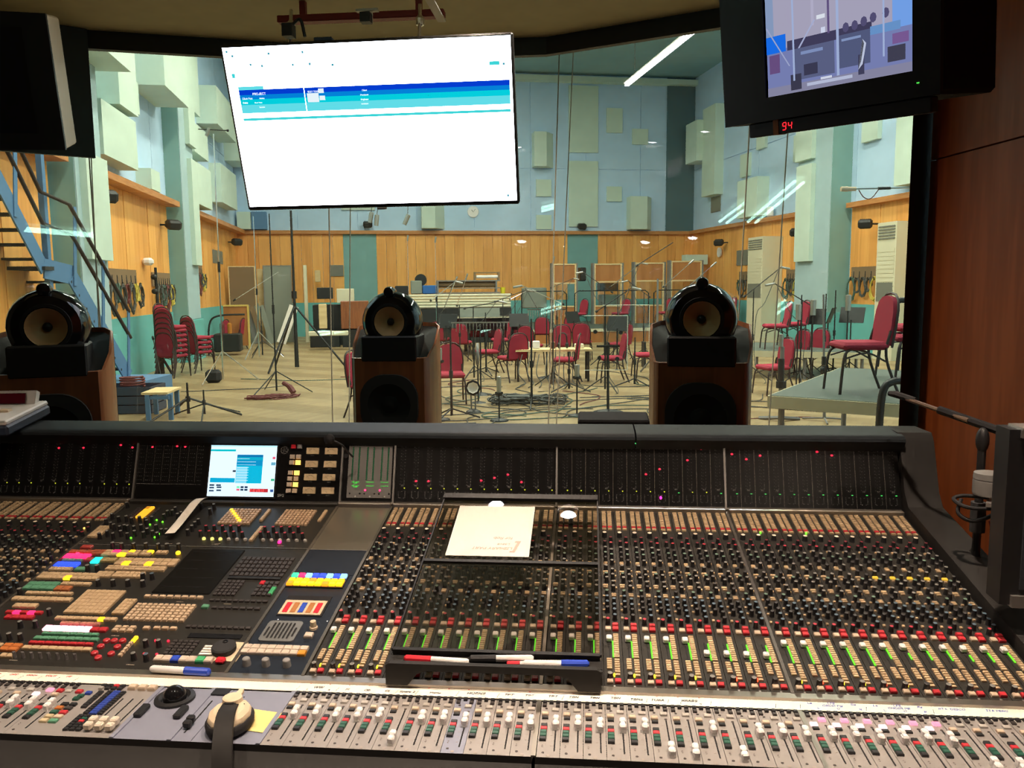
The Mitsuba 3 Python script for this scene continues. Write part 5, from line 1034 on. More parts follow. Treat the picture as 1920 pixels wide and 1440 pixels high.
# ------------------------------------------------------------------ blue steel stairs on the left
st = thing('steel_stairs', 'blue steel open stairs with dark treads and double handrail at the left of the hall', 'stairs')
PTS = [np.array([-6.29, 13.4, .085]), np.array([-6.46, 12.2, 1.685]), np.array([-6.53, 11.6, 1.80]), np.array([-6.42, 10.2, 3.30]), np.array([-6.38, 9.6, 4.0])]
wv = np.array([-1.0, -.10, 0]) * .95
def plate_bar(a, b, h, t=.012, up=(0, 0, 1)):
    a, b = np.asarray(a, float), np.asarray(b, float); d = (b - a) / np.linalg.norm(b - a); s = np.cross(d, up); s /= np.linalg.norm(s); u = np.cross(s, d)
    v = [p + x * u * h / 2 + y * s * t for p in (a, b) for x in (-1, 1) for y in (-1, 1)]
    h_ = trimesh.convex.convex_hull(np.array(v)); return tm(h_.vertices, h_.faces)
for off in (0, 1):
    o = wv * off
    part(st, 'stringer', plate_bar(PTS[0] + o, PTS[1] + o, .24), 'steel_blue'); part(st, 'stringer', plate_bar(PTS[1] + o + [0, .1, .02], PTS[2] + o, .28), 'steel_blue'); part(st, 'stringer', plate_bar(PTS[2] + o, PTS[3] + o, .24), 'steel_blue')
for a, b, n in ((PTS[0], PTS[1], 8), (PTS[2], PTS[3], 8)):
    for i in range(n):
        p = a + (b - a) * ((i + .5) / n); part(st, 'tread', xf(bx(.93, .25, .035), mat4(p + wv / 2 + [0, 0, .03], math.atan2(wv[1], wv[0]) + math.pi)), 'tread_dark')
part(st, 'landing', xf(bx(.93, .75, .05), mat4((PTS[1] + PTS[2]) / 2 + wv / 2 + [0, 0, .06], .1)), 'tread_dark')
for h in (.62, 1.05):
    for off in (0,): part(st, 'handrail', path([PTS[0] + [.03, .1, h], PTS[1] + [.03, 0, h], PTS[2] + [.03, 0, h], PTS[3] + [.03, 0, h]], .028, 8), 'chair_frame', smooth=50)
part(st, 'handrail', path([PTS[0] + wv + [0, 0, 1.0], PTS[1] + wv + [0, 0, 1.0], PTS[3] + wv + [0, 0, 1.0]], .028, 8), 'chair_frame', smooth=50)
for a, f_ in ((0, .02), (0, .5), (0, .98), (2, .5), (2, .95)):
    p = PTS[a] + (PTS[a + 1] - PTS[a]) * f_; part(st, 'post', plate_bar(p + [.02, 0, -.1], p + [.03, .12, 1.06], .075, .008, (0, 1, 0)), 'steel_blue')
part(st, 'support_post', bb(-6.62, -6.54, 11.75, 11.83, FZ, 4.2), 'steel_blue'); part(st, 'base_block', mv(bb(-.9, .35, -.3, 1.0, FZ, .02), (-6.3, 13.3, 0)), 'steel_blue')

# ------------------------------------------------------------------ red banquet chairs
seat_m = cb(.44, .43, .075, (0, -.01, .455), .028); seat_m = trimesh.Trimesh(seat_m.vertices, seat_m.faces)
seat_m = tm(seat_m.vertices, seat_m.faces)
bp_ = [(-.20, 0), (-.21, .18), (-.20, .32), (-.165, .41), (-.10, .455), (0, .47), (.10, .455), (.165, .41), (.20, .32), (.21, .18), (.20, 0)]
_b = prism(bp_, .05); back_m = tm(np.asarray(_b.vertices)[:, [0, 2, 1]], np.asarray(_b.faces)[:, ::-1]); back_m = mv(back_m, (0, .185, .46), 0, -.12)
rim = [(x * 1.04, .225 + .12 * z, .46 + z) for x, z in [(-.2, -.02), (-.215, .18), (-.205, .33), (-.168, .425), (-.10, .475), (0, .49), (.10, .475), (.168, .425), (.205, .33), (.215, .18), (.2, -.02)]]
frame_m = path(rim, .012, 6)
def leg_m(s, front):
    if front: p = curve([(s * .17, -.10, .43), (s * .20, -.19, .405), (s * .215, -.225, .30), (s * .225, -.25, .0)], 10)
    else: p = curve([(s * .20, .21, .60), (s * .205, .17, .42), (s * .21, .20, .25), (s * .22, .30, .0)], 10)
    return path(p, .0135, 6)
legs_m = [leg_m(s, f_) for f_ in (True, False) for s in (-1, 1)]
stretch_m = cat(rod((-.2, .0, .40), (.2, .0, .40), .01, 6), path(curve([(-.21, .19, .30), (-.2, .0, .39), (-.21, -.2, .34)], 8), .009, 5), path(curve([(.21, .19, .30), (.2, .0, .39), (.21, -.2, .34)], 8), .009, 5))
tag_m = bx(.05, .004, .07, (0, .262, .74))
def chair(x, y, rz, label, z=FZ, group=None, tagged=False, s=1.0):
    k = thing('banquet_chair', label, 'chair', group); M = mat4((x, y, z), math.radians(rz), s=s); fb = 'red_fabric'
    part(k, 'seat', seat_m, fb, M, smooth=40); part(k, 'backrest', back_m, fb, M, smooth=35)
    part(k, 'back_frame', frame_m, 'chair_frame', M, smooth=60); part(k, 'stretcher', stretch_m, 'chair_frame', M)
    for l in legs_m: part(k, 'leg', l, 'chair_frame', M, smooth=60)
    if tagged: part(k, 'tag', tag_m, 'paper', M)
for args in ((-.98, 13.05, 8, 'red banquet chair facing the window just right of the centre loudspeaker'), (.0, 16.0, -150, 'red banquet chair behind the left end of the wooden table'), (1.02, 15.55, -100, 'red banquet chair under the right end of the wooden table, seen from the side'), (1.92, 15.75, -85, 'red banquet chair seen through the clear acrylic screen'), (2.70, 16.45, -85, 'red banquet chair just left of the right loudspeaker, facing left'),
             (-.52, 17.6, -70, 'red banquet chair facing left, behind the round lamp and left of the table'), (-1.25, 20.6, 170, 'red banquet chair under the left clip rail'), (-1.9, 21.9, 160, 'red banquet chair close behind the head of the centre loudspeaker'), (-.30, 21.5, -80, 'red banquet chair facing left below the right end of the left clip rail')): chair(*args)
for i, (x, y, t) in enumerate(((-.98, 23.6, 'leftmost of three red chair backs with white tags in front of the grand piano'), (-.45, 23.3, 'middle one of three red chair backs with white tags in front of the grand piano'), (-.05, 22.5, 'rightmost of three red chair backs with white tags in front of the grand piano'))): chair(x, y, 180, t, tagged=True)
for x, y, rz, t in ((.45, 19.2, 150, 'red banquet chair under the bright white clip rail, left half'), (1.15, 19.4, 185, 'red banquet chair under the bright white clip rail, right half'), (1.75, 20.3, 170, 'red chair back left of the wood topped screens, behind the clip rail'), (2.55, 19.5, -120, 'red chair seen through the top of the clear acrylic screen'), (.9, 24.4, 180, 'red chair below the leftmost wood topped screen'), (1.9, 25.2, 160, 'red chair right of the thin white pole at the far risers'), (-.1, 25.5, 180, 'dark red drum stool like chair before the white tubes')): chair(x, y, rz, t, tagged=True)
RZ = .10
for X, Y, rz, t in ((6.6, 26.6, -60, 'red chair with white tag on the far riser, below the first wood topped screen'), (8.05, 26.6, -60, 'red chair with white tag on the far riser, below the second wood topped screen'), (9.6, 26.6, -60, 'red chair with white tag on the far riser, below the third wood topped screen'), (10.7, 26.8, -75, 'red chair with white tag on the far riser, below the fourth wood topped screen'), (12.0, 27.0, -75, 'red chair on the far riser left of the tall air conditioner')):
    p = HW(X, Y); chair(p[0], p[1], rz, t, z=RZ, tagged=True)
for x, y, rz, t in ((4.40, 13.75, -75, 'red chair behind the right loudspeaker, nearest of three at the grey riser'), (5.55, 16.2, -70, 'red chair behind the right loudspeaker, middle one of three at the grey riser'), (6.05, 16.5, -60, 'red chair behind the right loudspeaker, rightmost of three at the grey riser')): chair(x, y, rz, t)
for x, y, rz, t in ((5.30, 16.5, -95, 'red chair with a white tag on the middle riser, facing left'), (5.90, 17.2, -85, 'red chair on the middle riser, only its bright backrest clear')): chair(x, y, rz, t, z=.20, tagged=True)
chair(3.36, 7.92, -92, 'large red banquet chair on the near grey riser, seen from the side', z=.45)
chair(4.36, 9.0, -88, 'red banquet chair at the right edge of the window, behind the large one', z=.45); chair(4.42, 9.08, -88, 'red banquet chair half hidden by the window post, stacked on its neighbour', z=.55)
chair(-2.05, 11.7, 70, 'chair mostly hidden behind the left side of the centre loudspeaker')
chair(-8.62, 24.1, -100, 'red chair by the left wall right of the red cans'); chair(-8.45, 25.1, -90, 'red chair by the left wall in front of the brown board')
for i in range(6): chair(-7.15, 17.3, 165, f'red chair in the left stack of chairs by the stairs, {("lowest", "second", "third", "fourth", "fifth", "topmost")[i]} one', z=FZ + .105 * i)
for i in range(4): chair(-6.98, 18.25, 150, f'red chair in the right stack of chairs by the stairs, {("lowest", "second", "third", "topmost")[i]} one', z=FZ + .105 * i)
chair(-7.15, 17.3, 80, 'red chair laid on top of the left stack, its backrest upright', z=FZ + .60)

# ------------------------------------------------------------------ stands
def tripod(x, y, zc, r, h, mt, parent, yaw=0.3, rad=.012):
    for i in range(3):
        a = yaw + i * 2 * math.pi / 3; part(parent, 'leg', rod((x, y, zc), (x + r * math.cos(a), y + r * math.sin(a), FZ + .015), rad, 6), mt)
def mic_body(p, d, L, r, mt='mic_silver'):
    a, b, c = frame_of(d); p = np.asarray(p, float); d = c; return path([p, p + d * L * .5, p + d * L * .55, p + d * L * .97, p + d * L], [r, r, r * 1.08, r * 1.05, r * .5], 10)
def stand(label, x, y, top, mt='stand_black', r=.014, legr=.55, legz=.45, thick=None, boom=None, mic=None, yaw=.3, group=None, top_xy=None):
    k = thing('microphone_stand', label, 'stand', group)
    tx, ty = top_xy or (x, y)
    part(k, 'pole', path([(x, y, FZ + .05), (x + (tx - x) * .5, y + (ty - y) * .5, (FZ + top) / 2), (tx, ty, top)], [thick or r * 1.35, r, r * .8], 8), mt)
    part(k, 'collar', rod((x + (tx - x) * .45, y + (ty - y) * .45, FZ + (top - FZ) * .45), (x + (tx - x) * .48, y + (ty - y) * .48, FZ + (top - FZ) * .48 + .06), r * 2.0, 8), 'stand_black')
    tripod(x, y, FZ + legz, legr, 0, mt, k, yaw, r * .8)
    if boom: part(k, 'boom', rod(boom[0], boom[1], .009, 6), boom[2] if len(boom) > 2 else mt); part(k, 'counterweight', rod(boom[0], np.array(boom[0]) + (np.array(boom[0]) - np.array(boom[1])) * .06, .022, 8), 'stand_black')
    if mic: part(k, 'microphone', mic_body(*mic), 'mic_silver', smooth=40)
    return k
k = stand('tall thick black stand with wide black tripod in the middle left of the hall', -4.92, 18.73, 3.22, r=.03, legr=1.1, legz=1.45, thick=.05, yaw=.2)
k = stand('thin black stand with a wide low tripod and a red clamp at its foot', -4.15, 14.37, 2.77, r=.012, legr=.62, legz=.40, yaw=.1)
single('clamp', 'red and black clamp lamp lying against the foot of the thin black stand', 'lamp', cat(path([(-3.98, 14.2, -.14), (-3.86, 14.15, -.2)], .04, 8), path([(-3.86, 14.15, -.2), (-3.78, 14.1, -.30)], .05, 8)), 'cable_red')
k = stand('very tall thin silver stand at the left with a microphone bar on top', -5.76, 16.3, 4.46, 'chrome', r=.013, legr=.68, legz=.62, yaw=.25, top_xy=(-5.71, 16.3), boom=((-5.45, 16.3, 4.52), (-6.0, 16.3, 4.55), 'stand_black'), mic=((-5.85, 16.3, 4.42), (.2, 0, .5), .16, .03))
single('black_bag', 'black sand bag at the foot of the very tall silver stand', 'bag', cb(.30, .2, .26, (-5.9, 16.15, FZ + .13), .06), 'rubber')
k = stand('tall thin silver stand with bright tripod legs beside the brown board', -6.68, 21.7, 3.36, 'chrome', r=.013, legr=.62, legz=.72, yaw=.2)
k = stand('dark stand with a silver boom rising to the right before the brown board', -6.75, 22.2, 1.0, r=.014, boom=((-7.34, 22.0, 1.21), (-6.17, 22.0, 1.92), 'chrome'))
k = stand('thick black stand with many knobs and slanting boom beside the foot of the stairs', -7.50, 17.5, 1.95, r=.035, legr=.22, thick=.07, boom=((-7.55, 17.3, .45), (-6.2, 14.5, -.55 + .35), 'stand_black'))
for z in (.8, 1.1, 1.45, 1.75): part(k, 'knob', ellip(.07, .05, .06, (-7.52, 17.45, z), 1), 'stand_black')
k = stand('black stand in the left foreground with a low tripod right of the blue trestle', -4.70, 11.8, .15, r=.018, legr=.75, legz=.28, yaw=.1); k = stand('slim black stand beside the left foreground stand', -4.45, 11.75, .05, r=.013, legr=.55, legz=.2, yaw=.8)
for i, (x, y, top, t) in enumerate(((-.85, 11.4, .95, 'black stand right of the centre loudspeaker with a curly cable'), (.30, 12.5, 1.0, 'black stand in the middle foreground, among the tangled cables'), (-.54, 17.2, .95, 'black stand carrying the left clip rail'), (2.24, 14.9, .55, 'black T foot stand right of the clear acrylic screen'), (1.0, 14.3, .35, 'black T foot stand in front of the side turned chair'))): stand(t, x, y, top, legr=.4, legz=.15, yaw=.05 + .4 * i)
for i, (x, y, top, t) in enumerate(((5.77, 16.4, 1.27, 'left black upright of the music stand row behind the right loudspeaker'), (5.95, 15.6, 1.3, 'second black upright of the music stand row behind the right loudspeaker'), (6.68, 17.0, 1.35, 'rightmost black upright of the music stand row before the teal wall'))): stand(t, x, y, top, legr=.3, legz=.1, yaw=i)
k = stand('short thick grey and black stand in front of the near riser', 3.62, 10.96, .66, 'grey_plate', r=.035, thick=.03, legr=.3, legz=.05); part(k, 'grip', rod((3.615, 10.96, .20), (3.61, 10.96, .50), .042, 10), 'stand_black'); part(k, 'microphone', mic_body((3.6, 10.96, .66), (0, 0, 1), .17, .03), 'mic_silver')
k = stand('slim grey stand with black clutch in front of the large red chair', 4.20, 10.92, 1.35, 'grey_plate', r=.016, legr=.3, legz=.05, top_xy=(4.13, 10.92)); part(k, 'grip', rod((4.19, 10.92, -.1), (4.185, 10.92, .08), .026, 8), 'stand_black'); part(k, 'clutch', ellip(.05, .04, .07, (4.17, 10.92, .34), 1), 'stand_black')
for a, b, y2, t in (((2.35, 16.4, .0), (2.46, 16, 1.35), 0, 'grey stand left of the right loudspeaker, black boom before the wood topped screens'),): stand(t, 3.03, 17.1, 1.62, 'grey_plate', r=.025, legr=.4, boom=((2.45, 16.0, 1.88), (3.12, 16.0, 2.30), 'stand_black'))
for a, b, t in (((3.70, 20.0, 1.46), (4.29, 20, 1.98), 'silver boom arm left of the head of the right loudspeaker'), ((3.82, 18, 1.42), (4.34, 18, 1.87), 'silver boom arm above the head of the right loudspeaker'), ((-1.64, 20, .95), (-1.36, 20, 1.59), 'silver boom arm in front of the white tubes, left one'), ((-1.31, 20, 1.05), (-1.10, 20, 1.65), 'silver boom arm in front of the white tubes, right one')):
    stand(t, a[0] + .05, a[1], a[2], legr=.3, legz=.3, boom=(a, b, 'chrome'), mic=(b, np.array(b) - np.array(a), .16, .02))
for (x, y, top, t) in ((-2.98, 24.0, 2.81, 'thin pole with a small microphone left of the blue crate'), (-2.18, 24.0, 2.76, 'thin pole with a black microphone before the far wood wall'), (1.12, 22.0, 2.1, 'thin white pole before the leftmost wood topped screen')): stand(t, x, y, top, 'chrome', r=.010, legr=.35, legz=.4, mic=((x, y, top), (.15, 0, 1), .17, .025))
# microphones hanging or standing on short stands
for x, y, z0, L, r, t in ((-.18, 11.2, .02, .25, .032, 'grey microphone pointing up in the foreground beside the round lamp'), (.92, 11.55, .19, .20, .036, 'silver microphone in a ring mount in front of the clear acrylic screen'), (-.99, 11.3, .46, .20, .03, 'grey microphone pointing up beside the cabinet of the centre loudspeaker')):
    k = thing('microphone', t, 'microphone'); part(k, 'body', mic_body((x, y, z0), (0, 0, 1), L, r), 'mic_silver', smooth=40)
    part(k, 'stand_pole', rod((x, y, FZ), (x, y, z0), .012, 6), 'stand_black'); part(k, 'base', lathe([(.13, 0), (.12, .02), (.02, .04)], 16), 'stand_black', mat4((x, y, FZ)))
    part(k, 'ring_mount', lathe([(r * 1.3, z0 - .01), (r * 1.75, z0 + .01), (r * 1.7, z0 + .03)], 14, False), 'stand_black', mat4((x, y, 0)))
for x, z, d, t in ((-3.35, 3.19, -.2, 'left one of the silver microphones hanging below the large screen'), (-3.21, 3.12, -.1, 'second of the silver microphones hanging below the large screen'), (-2.50, 3.14, -.45, 'silver microphone hanging alone below the middle of the large screen')):
    k = thing('hanging_microphone', t, 'microphone'); part(k, 'body', mic_body((x + d * .1, 20, z - .16), (-d, 0, 1), .26, .05), 'mic_silver', smooth=40); part(k, 'cable', path(curve([(x - d * .1, 20, z + .08), (x + .05, 20, z + .9), (x + .02, 20, 9.6)], 8), .008, 5), 'cable_black')
k = thing('boom_microphone', 'pale microphone on a horizontal boom entering from the right at the top of the hall', 'microphone')
part(k, 'body', path([(3.55, 9, 2.50), (3.62, 9, 2.50), (3.63, 9, 2.50), (3.71, 9, 2.50)], [.026, .028, .024, .022], 12), 'cream_plastic', smooth=40); part(k, 'boom', rod((3.71, 9, 2.50), (5.4, 9, 2.52), .008, 6), 'chrome'); part(k, 'cable', path(curve([(3.74, 9, 2.49), (3.80, 9, 2.41), (3.88, 9, 2.40), (3.96, 9, 2.50)], 12), .005, 5), 'cable_red'); part(k, 'clutch', rod((3.95, 9, 2.503), (4.08, 9, 2.505), .015, 8), 'stand_black'); part(k, 'stand_pole', rod((5.35, 9, FZ), (5.35, 9, 2.52), .015, 6), 'stand_black')
k = thing('round_lamp', 'round white reflector lamp on a black stand in the middle foreground of the hall', 'lamp')
part(k, 'reflector', (lambda m: tm(np.asarray(m.vertices)[:, [0, 2, 1]] + [-.57, 11.9, .03], np.asarray(m.faces)[:, ::-1]))(lathe([(.0, .03), (.06, .015), (.085, -.02)], 18, False)), 'paper'); part(k, 'rim', (lambda m: tm(np.asarray(m.vertices)[:, [0, 2, 1]] + [-.57, 11.9, .03], np.asarray(m.faces)[:, ::-1]))(lathe([(.085, -.025), (.115, -.02), (.11, .03), (.06, .05)], 8, False)), 'stand_black')
for s in (-1, 1): part(k, 'strut', rod((-.57 + s * .03, 11.92, -.06), (-.57 + s * .03, 11.95, FZ + .05), .012, 6), 'grey_plate')
part(k, 'base', lathe([(.12, 0), (.1, .03), (.03, .06)], 14), 'stand_black', mat4((-.57, 11.95, FZ)))
k = thing('disc_baffle', 'upright round grey disc on a thin stand left of the bright reflection streak', 'baffle'); part(k, 'disc', (lambda m: tm(np.asarray(m.vertices)[:, [2, 0, 1]] + [-.54, 13, .43], m.faces))(lathe([(.0, -.02), (.17, -.02), (.18, 0), (.17, .02), (0, .02)], 20)), 'grey_plate', smooth=30); part(k, 'pole', rod((-.54, 13, FZ), (-.54, 13, .26), .012, 6), 'stand_black'); part(k, 'base', lathe([(.13, 0), (.02, .03)], 12), 'stand_black', mat4((-.54, 13, FZ)))
# clip rails: horizontal bars with many hanging clips
for x0, x1, y, z, mt, t in ((.31, 1.10, 16.5, 1.025, 'chrome', 'horizontal bright rail full of white cable clips, left of the clear acrylic screen'), (-1.03, -.04, 14.0, .885, 'mic_silver', 'horizontal clip rail with thin hanging clips, right of the centre loudspeaker head')):
    k = thing('clip_rail', t, 'rack'); part(k, 'bar', bb(x0, x1, y - .012, y + .012, z - .01, z + .01), mt)
    for i in range(17): part(k, 'clip', path([(x0 + .03 + (x1 - x0 - .06) * i / 16, y, z), (x0 + .03 + (x1 - x0 - .06) * i / 16, y - .02, z - .06), (x0 + .03 + (x1 - x0 - .06) * i / 16, y, z - .12 - .03 * (i % 3))], .005, 5), mt)
    part(k, 'pole', rod(((x0 + x1) / 2, y, FZ), ((x0 + x1) / 2, y, z), .014, 6), 'stand_black'); part(k, 'base', lathe([(.2, 0), (.02, .04)], 12), 'stand_black', mat4(((x0 + x1) / 2, y, FZ)))
# clear acrylic screens with black discs
k = thing('acrylic_screen', 'clear acrylic screen with four black discs on a pole, right of the wooden table', 'screen')
v = [(1.05, 11.9, .27), (1.68, 11.9, .27), (1.68, 11.9, 1.06), (1.05, 11.9, 1.06)]
part(k, 'sheet', tm(v, [(0, 1, 2), (0, 2, 3)]), 'clear_perspex'); part(k, 'edge', cat(rod(v[0], v[1], .004, 4), rod(v[1], v[2], .006, 4), rod(v[2], v[3], .004, 4)), 'joint_light')
for x, z in ((1.21, .83), (1.58, .815), (1.27, .45), (1.53, .435)): part(k, 'suction_disc', (lambda m: tm(np.asarray(m.vertices)[:, [0, 2, 1]] + [x, 11.87, z], np.asarray(m.faces)[:, ::-1]))(lathe([(.03, 0), (.026, .018), (.0, .02)], 12)), 'stand_black')
part(k, 'pole', rod((1.41, 11.95, FZ), (1.40, 11.95, .62), .020, 8), 'stand_black'); part(k, 'crossbar', bb(1.24, 1.56, 11.93, 11.96, .60, .63), 'stand_black'); part(k, 'base', lathe([(.22, 0), (.03, .04)], 14), 'stand_black', mat4((1.41, 11.95, FZ)))
for x0, x1, y, z0, z1, t in ((2.05, 3.1, 18.5, .2, 1.05, 'clear acrylic panel behind the other one, before the wood topped screens'), (4.6, 5.2, 20, .1, 1.2, 'clear acrylic panel left of the music stands')):
    k = thing('acrylic_screen', t, 'screen'); v = [(x0, y, z0), (x1, y, z0), (x1, y, z1), (x0, y, z1)]; part(k, 'sheet', tm(v, [(0, 1, 2), (0, 2, 3)]), 'clear_perspex'); part(k, 'edge', cat(rod(v[1], v[2], .006, 4), rod(v[2], v[3], .006, 4)), 'joint_light'); part(k, 'foot', cat(bb(x0 + .1, x0 + .14, y - .2, y + .2, FZ, z0 + .02), bb(x1 - .14, x1 - .1, y - .2, y + .2, FZ, z0 + .02)), 'stand_black')
# more slim stands among the chairs
for i, (x, y, top, bo, t) in enumerate(((-.75, 16.2, 1.1, (.5, .1), 'slim black stand with a short boom left of the wooden table'), (.75, 14.9, 1.25, (-.55, .25), 'slim black stand with a boom in front of the wooden table'), (1.62, 14.2, 1.15, (.45, .3), 'slim black stand with a boom just right of the wooden table'), (2.15, 19.0, 1.45, (-.5, .35), 'tall black stand with a boom behind the clear acrylic screen'), (2.75, 21.3, 1.6, (.6, .45), 'tall black stand with a rising boom before the third wood topped screen'), (3.25, 20.2, 1.3, (-.4, .3), 'black stand with a boom left of the right loudspeaker head'), (-.2, 19.5, 1.2, (.55, .2), 'black stand with a boom before the grand piano'), (-1.6, 17.8, 1.3, (.4, .3), 'black stand with a boom right behind the centre loudspeaker head'), (4.55, 15.5, 1.4, (.5, .4), 'black stand with a boom over the red chairs'), (5.15, 14.6, 1.2, (-.5, .3), 'black stand with a boom at the left end of the near riser'), (.1, 22.3, 1.2, (.4, .2), 'thin black stand at the keyboard end of the grand piano'), (1.35, 24.5, 1.5, (.5, .2), 'thin black stand before the second wood topped screen'))):
    stand(t, x, y, top, r=.012, legr=.38, legz=.28, yaw=.5 * i, boom=((x - bo[0] * .3, y, top - bo[1] * .3), (x + bo[0], y, top + bo[1]), 'chrome' if i % 3 == 1 else 'stand_black'), mic=((x + bo[0], y, top + bo[1]), (bo[0], 0, -.1), .17, .022))
    single('stand_cable', 'black cable hanging down a slim stand to the floor', 'cable', path(curve([(x + bo[0] * .9, y, top + bo[1] * .85), (x + bo[0] * .4, y - .05, top - .25), (x + .05, y - .03, top - .5), (x + .04, y - .05, .0), (x + .2, y - .25, FZ + .012), (x - .3, y - .7, FZ + .012)], 24), .0065, 5), 'cable_black', group='cables hanging down the slim stands')
# table with small things
k = thing('wooden_table', 'light wooden table with pale boxes and small things, in the middle of the hall', 'table'); part(k, 'tabletop', bb(.05, 1.55, 15.75, 16.35, .235, .275), 'pine')
for x in (.12, 1.48):
    for y in (15.82, 16.28): part(k, 'leg', bb(x - .02, x + .02, y - .02, y + .02, FZ, .235), 'chair_frame')
for i, (x, sx, sz, mt, t) in enumerate(((.27, .16, .14, 'white_plastic', 'left white box on the wooden table'), (.48, .14, .15, 'white_plastic', 'right white box on the wooden table'), (.80, .10, .13, 'cherry_wood', 'small brown box on the wooden table'), (1.32, .18, .09, 'ac_cream', 'pale tin on the right end of the wooden table'))): single('small_box', t, 'box', cb(sx, .16, sz, (x, 16.05, .276 + sz / 2), .012), mt)
single('table_headphones', 'dark headphones standing on the wooden table', 'headphones', cat(path(curve([(.92, 16.0, .30), (.93, 16.0, .52), (1.0, 16, .58), (1.07, 16, .52), (1.08, 16, .30)], 14), .014, 6), ellip(.035, .05, .06, (.92, 16, .34), 1), ellip(.035, .05, .06, (1.08, 16, .34), 1)), 'stand_black')
# ------------------------------------------------------------------ risers
def riser(label, O, ang, su, sv, top, mt='deck_grey', legs=True):
    k = thing('stage_riser', label, 'riser'); M = mat4((O[0], O[1], 0), math.radians(ang)); h = .12
    part(k, 'deck', bb(0, su, 0, sv, top - .03, top), mt, M); part(k, 'fascia', cat(bb(-.01, su + .01, -.02, 0, top - h, top - .005), bb(-.02, 0, 0, sv, top - h, top - .005), bb(su, su + .02, 0, sv, top - h, top - .005)), 'deck_edge', M)
    if legs:
        for u in (.08, su / 2, su - .08):
            for v in (.12, sv - .12): part(k, 'leg', rod((u, v, FZ), (u, v, top - .03), .03, 8), 'grey_plate', M)
    return k
rk = riser('grey stage riser with pale edge in the right foreground of the hall', (2.44, 7.71), -33.8, 2.6, 3.0, .45)
riser('grey stage riser behind the right loudspeaker carrying two red chairs', (4.6, 16.1), -20, 2.2, 2.4, .20); part(rk, 'side_rail', path(curve([(3.17, 7.0, FZ), (3.17, 7.0, .30), (3.19, 7.0, .57), (3.26, 7.0, .65), (3.44, 7.0, .665), (4.2, 7.1, .665)], 20), .032, 10), 'stand_black', smooth=60)
part(rk, 'side_rail', path(curve([(3.93, 8.0, .45), (3.93, 8.0, .9), (3.93, 8.0, 1.22), (3.88, 8.0, 1.31), (3.78, 8.0, 1.33), (3.69, 8.0, 1.30)], 16), .028, 8), 'stand_black', smooth=60)
k = thing('stage_riser', 'low wide far riser with a white front strip carrying the tagged chairs', 'riser'); part(k, 'deck', B(4.9, 12.4, 25.9, 31.4, RZ - .04, RZ - .002), 'deck_grey', HM); part(k, 'front', B(4.9, 12.4, 25.86, 25.9, FZ, RZ - .002), 'gobo_wood', HM); part(k, 'edge', B(4.9, 12.4, 25.82, 25.86, RZ - .10, RZ - .004), 'ac_cream', HM)
# wood topped screens on the riser, with glass below
for X0, X1, z0, z1, Y, t in ((6.27, 7.12, 1.56, 2.27, 29, 'wood topped upright screen, leftmost of four at the back right'), (7.79, 8.82, 1.60, 2.27, 29, 'wood topped upright screen, second of four at the back right'), (9.32, 10.42, 1.62, 2.30, 29, 'wood topped upright screen, third of four at the back right'), (10.50, 11.66, 1.62, 2.34, 28.5, 'wood topped upright screen, rightmost of four at the back right')):
    k = thing('gobo_screen', t, 'screen', 'wood topped screens'); del labels[k]['group']
    part(k, 'wood_panel', B(X0 + .05, X1 - .05, Y, Y + .04, z0 + .04, z1 - .05), 'gobo_wood', HM); part(k, 'frame', cat(B(X0, X1, Y - .02, Y + .06, z1 - .05, z1), B(X0, X1, Y - .02, Y + .06, z0 - .01, z0 + .04)), 'pine', HM)
    for x in (X0, X1 - .05): part(k, 'post', B(x, x + .05, Y - .02, Y + .06, RZ, z1), 'pine', HM)
    for x in (X0 - .06, X1): part(k, 'side_post', B(x, x + .06, Y - .03, Y + .25, RZ, z1 + .02), 'grey_plate', HM)
    part(k, 'glass', tm([(X0 + .05, Y + .02, .75), (X1 - .05, Y + .02, .75), (X1 - .05, Y + .02, z0), (X0 + .05, Y + .02, z0)], [(0, 1, 2), (0, 2, 3)]), 'clear_perspex', HM); part(k, 'lower_panel', B(X0 + .05, X1 - .05, Y, Y + .04, RZ, .72), 'gobo_wood', HM); part(k, 'middle_rail', B(X0, X1, Y - .02, Y + .06, .72, .77), 'pine', HM)
k = thing('handrail', 'thin black handrail with rounded corners in front of the wood topped screens', 'handrail')
for X0, X1 in ((5.0, 6.6), (6.9, 9.6), (9.8, 11.9)): part(k, 'rail', path([(X0, 28.3, RZ), (X0, 28.3, 1.20), (X0 + .12, 28.3, 1.30), (X1 - .12, 28.3, 1.30), (X1, 28.3, 1.20), (X1, 28.3, RZ)], .02, 6), 'stand_black', HM)
for X, z, sx, sz, mt, t in ((5.75, 1.05, .85, .75, 'grey_felt', 'grey box behind the leftmost wood topped screen'), (7.55, 1.9, .22, .5, 'stand_black', 'black amplifier rack between the two left wood topped screens'), (8.55, 1.42, .7, .3, 'stand_black', 'dark amplifier behind the second wood topped screen'), (8.7, .9, .9, .5, 'grey_felt', 'grey case behind the second chair of the far riser')): single('equipment_case', t, 'case', cb(sx, .5, sz, (X, 29.9, z), .03), mt, HM)
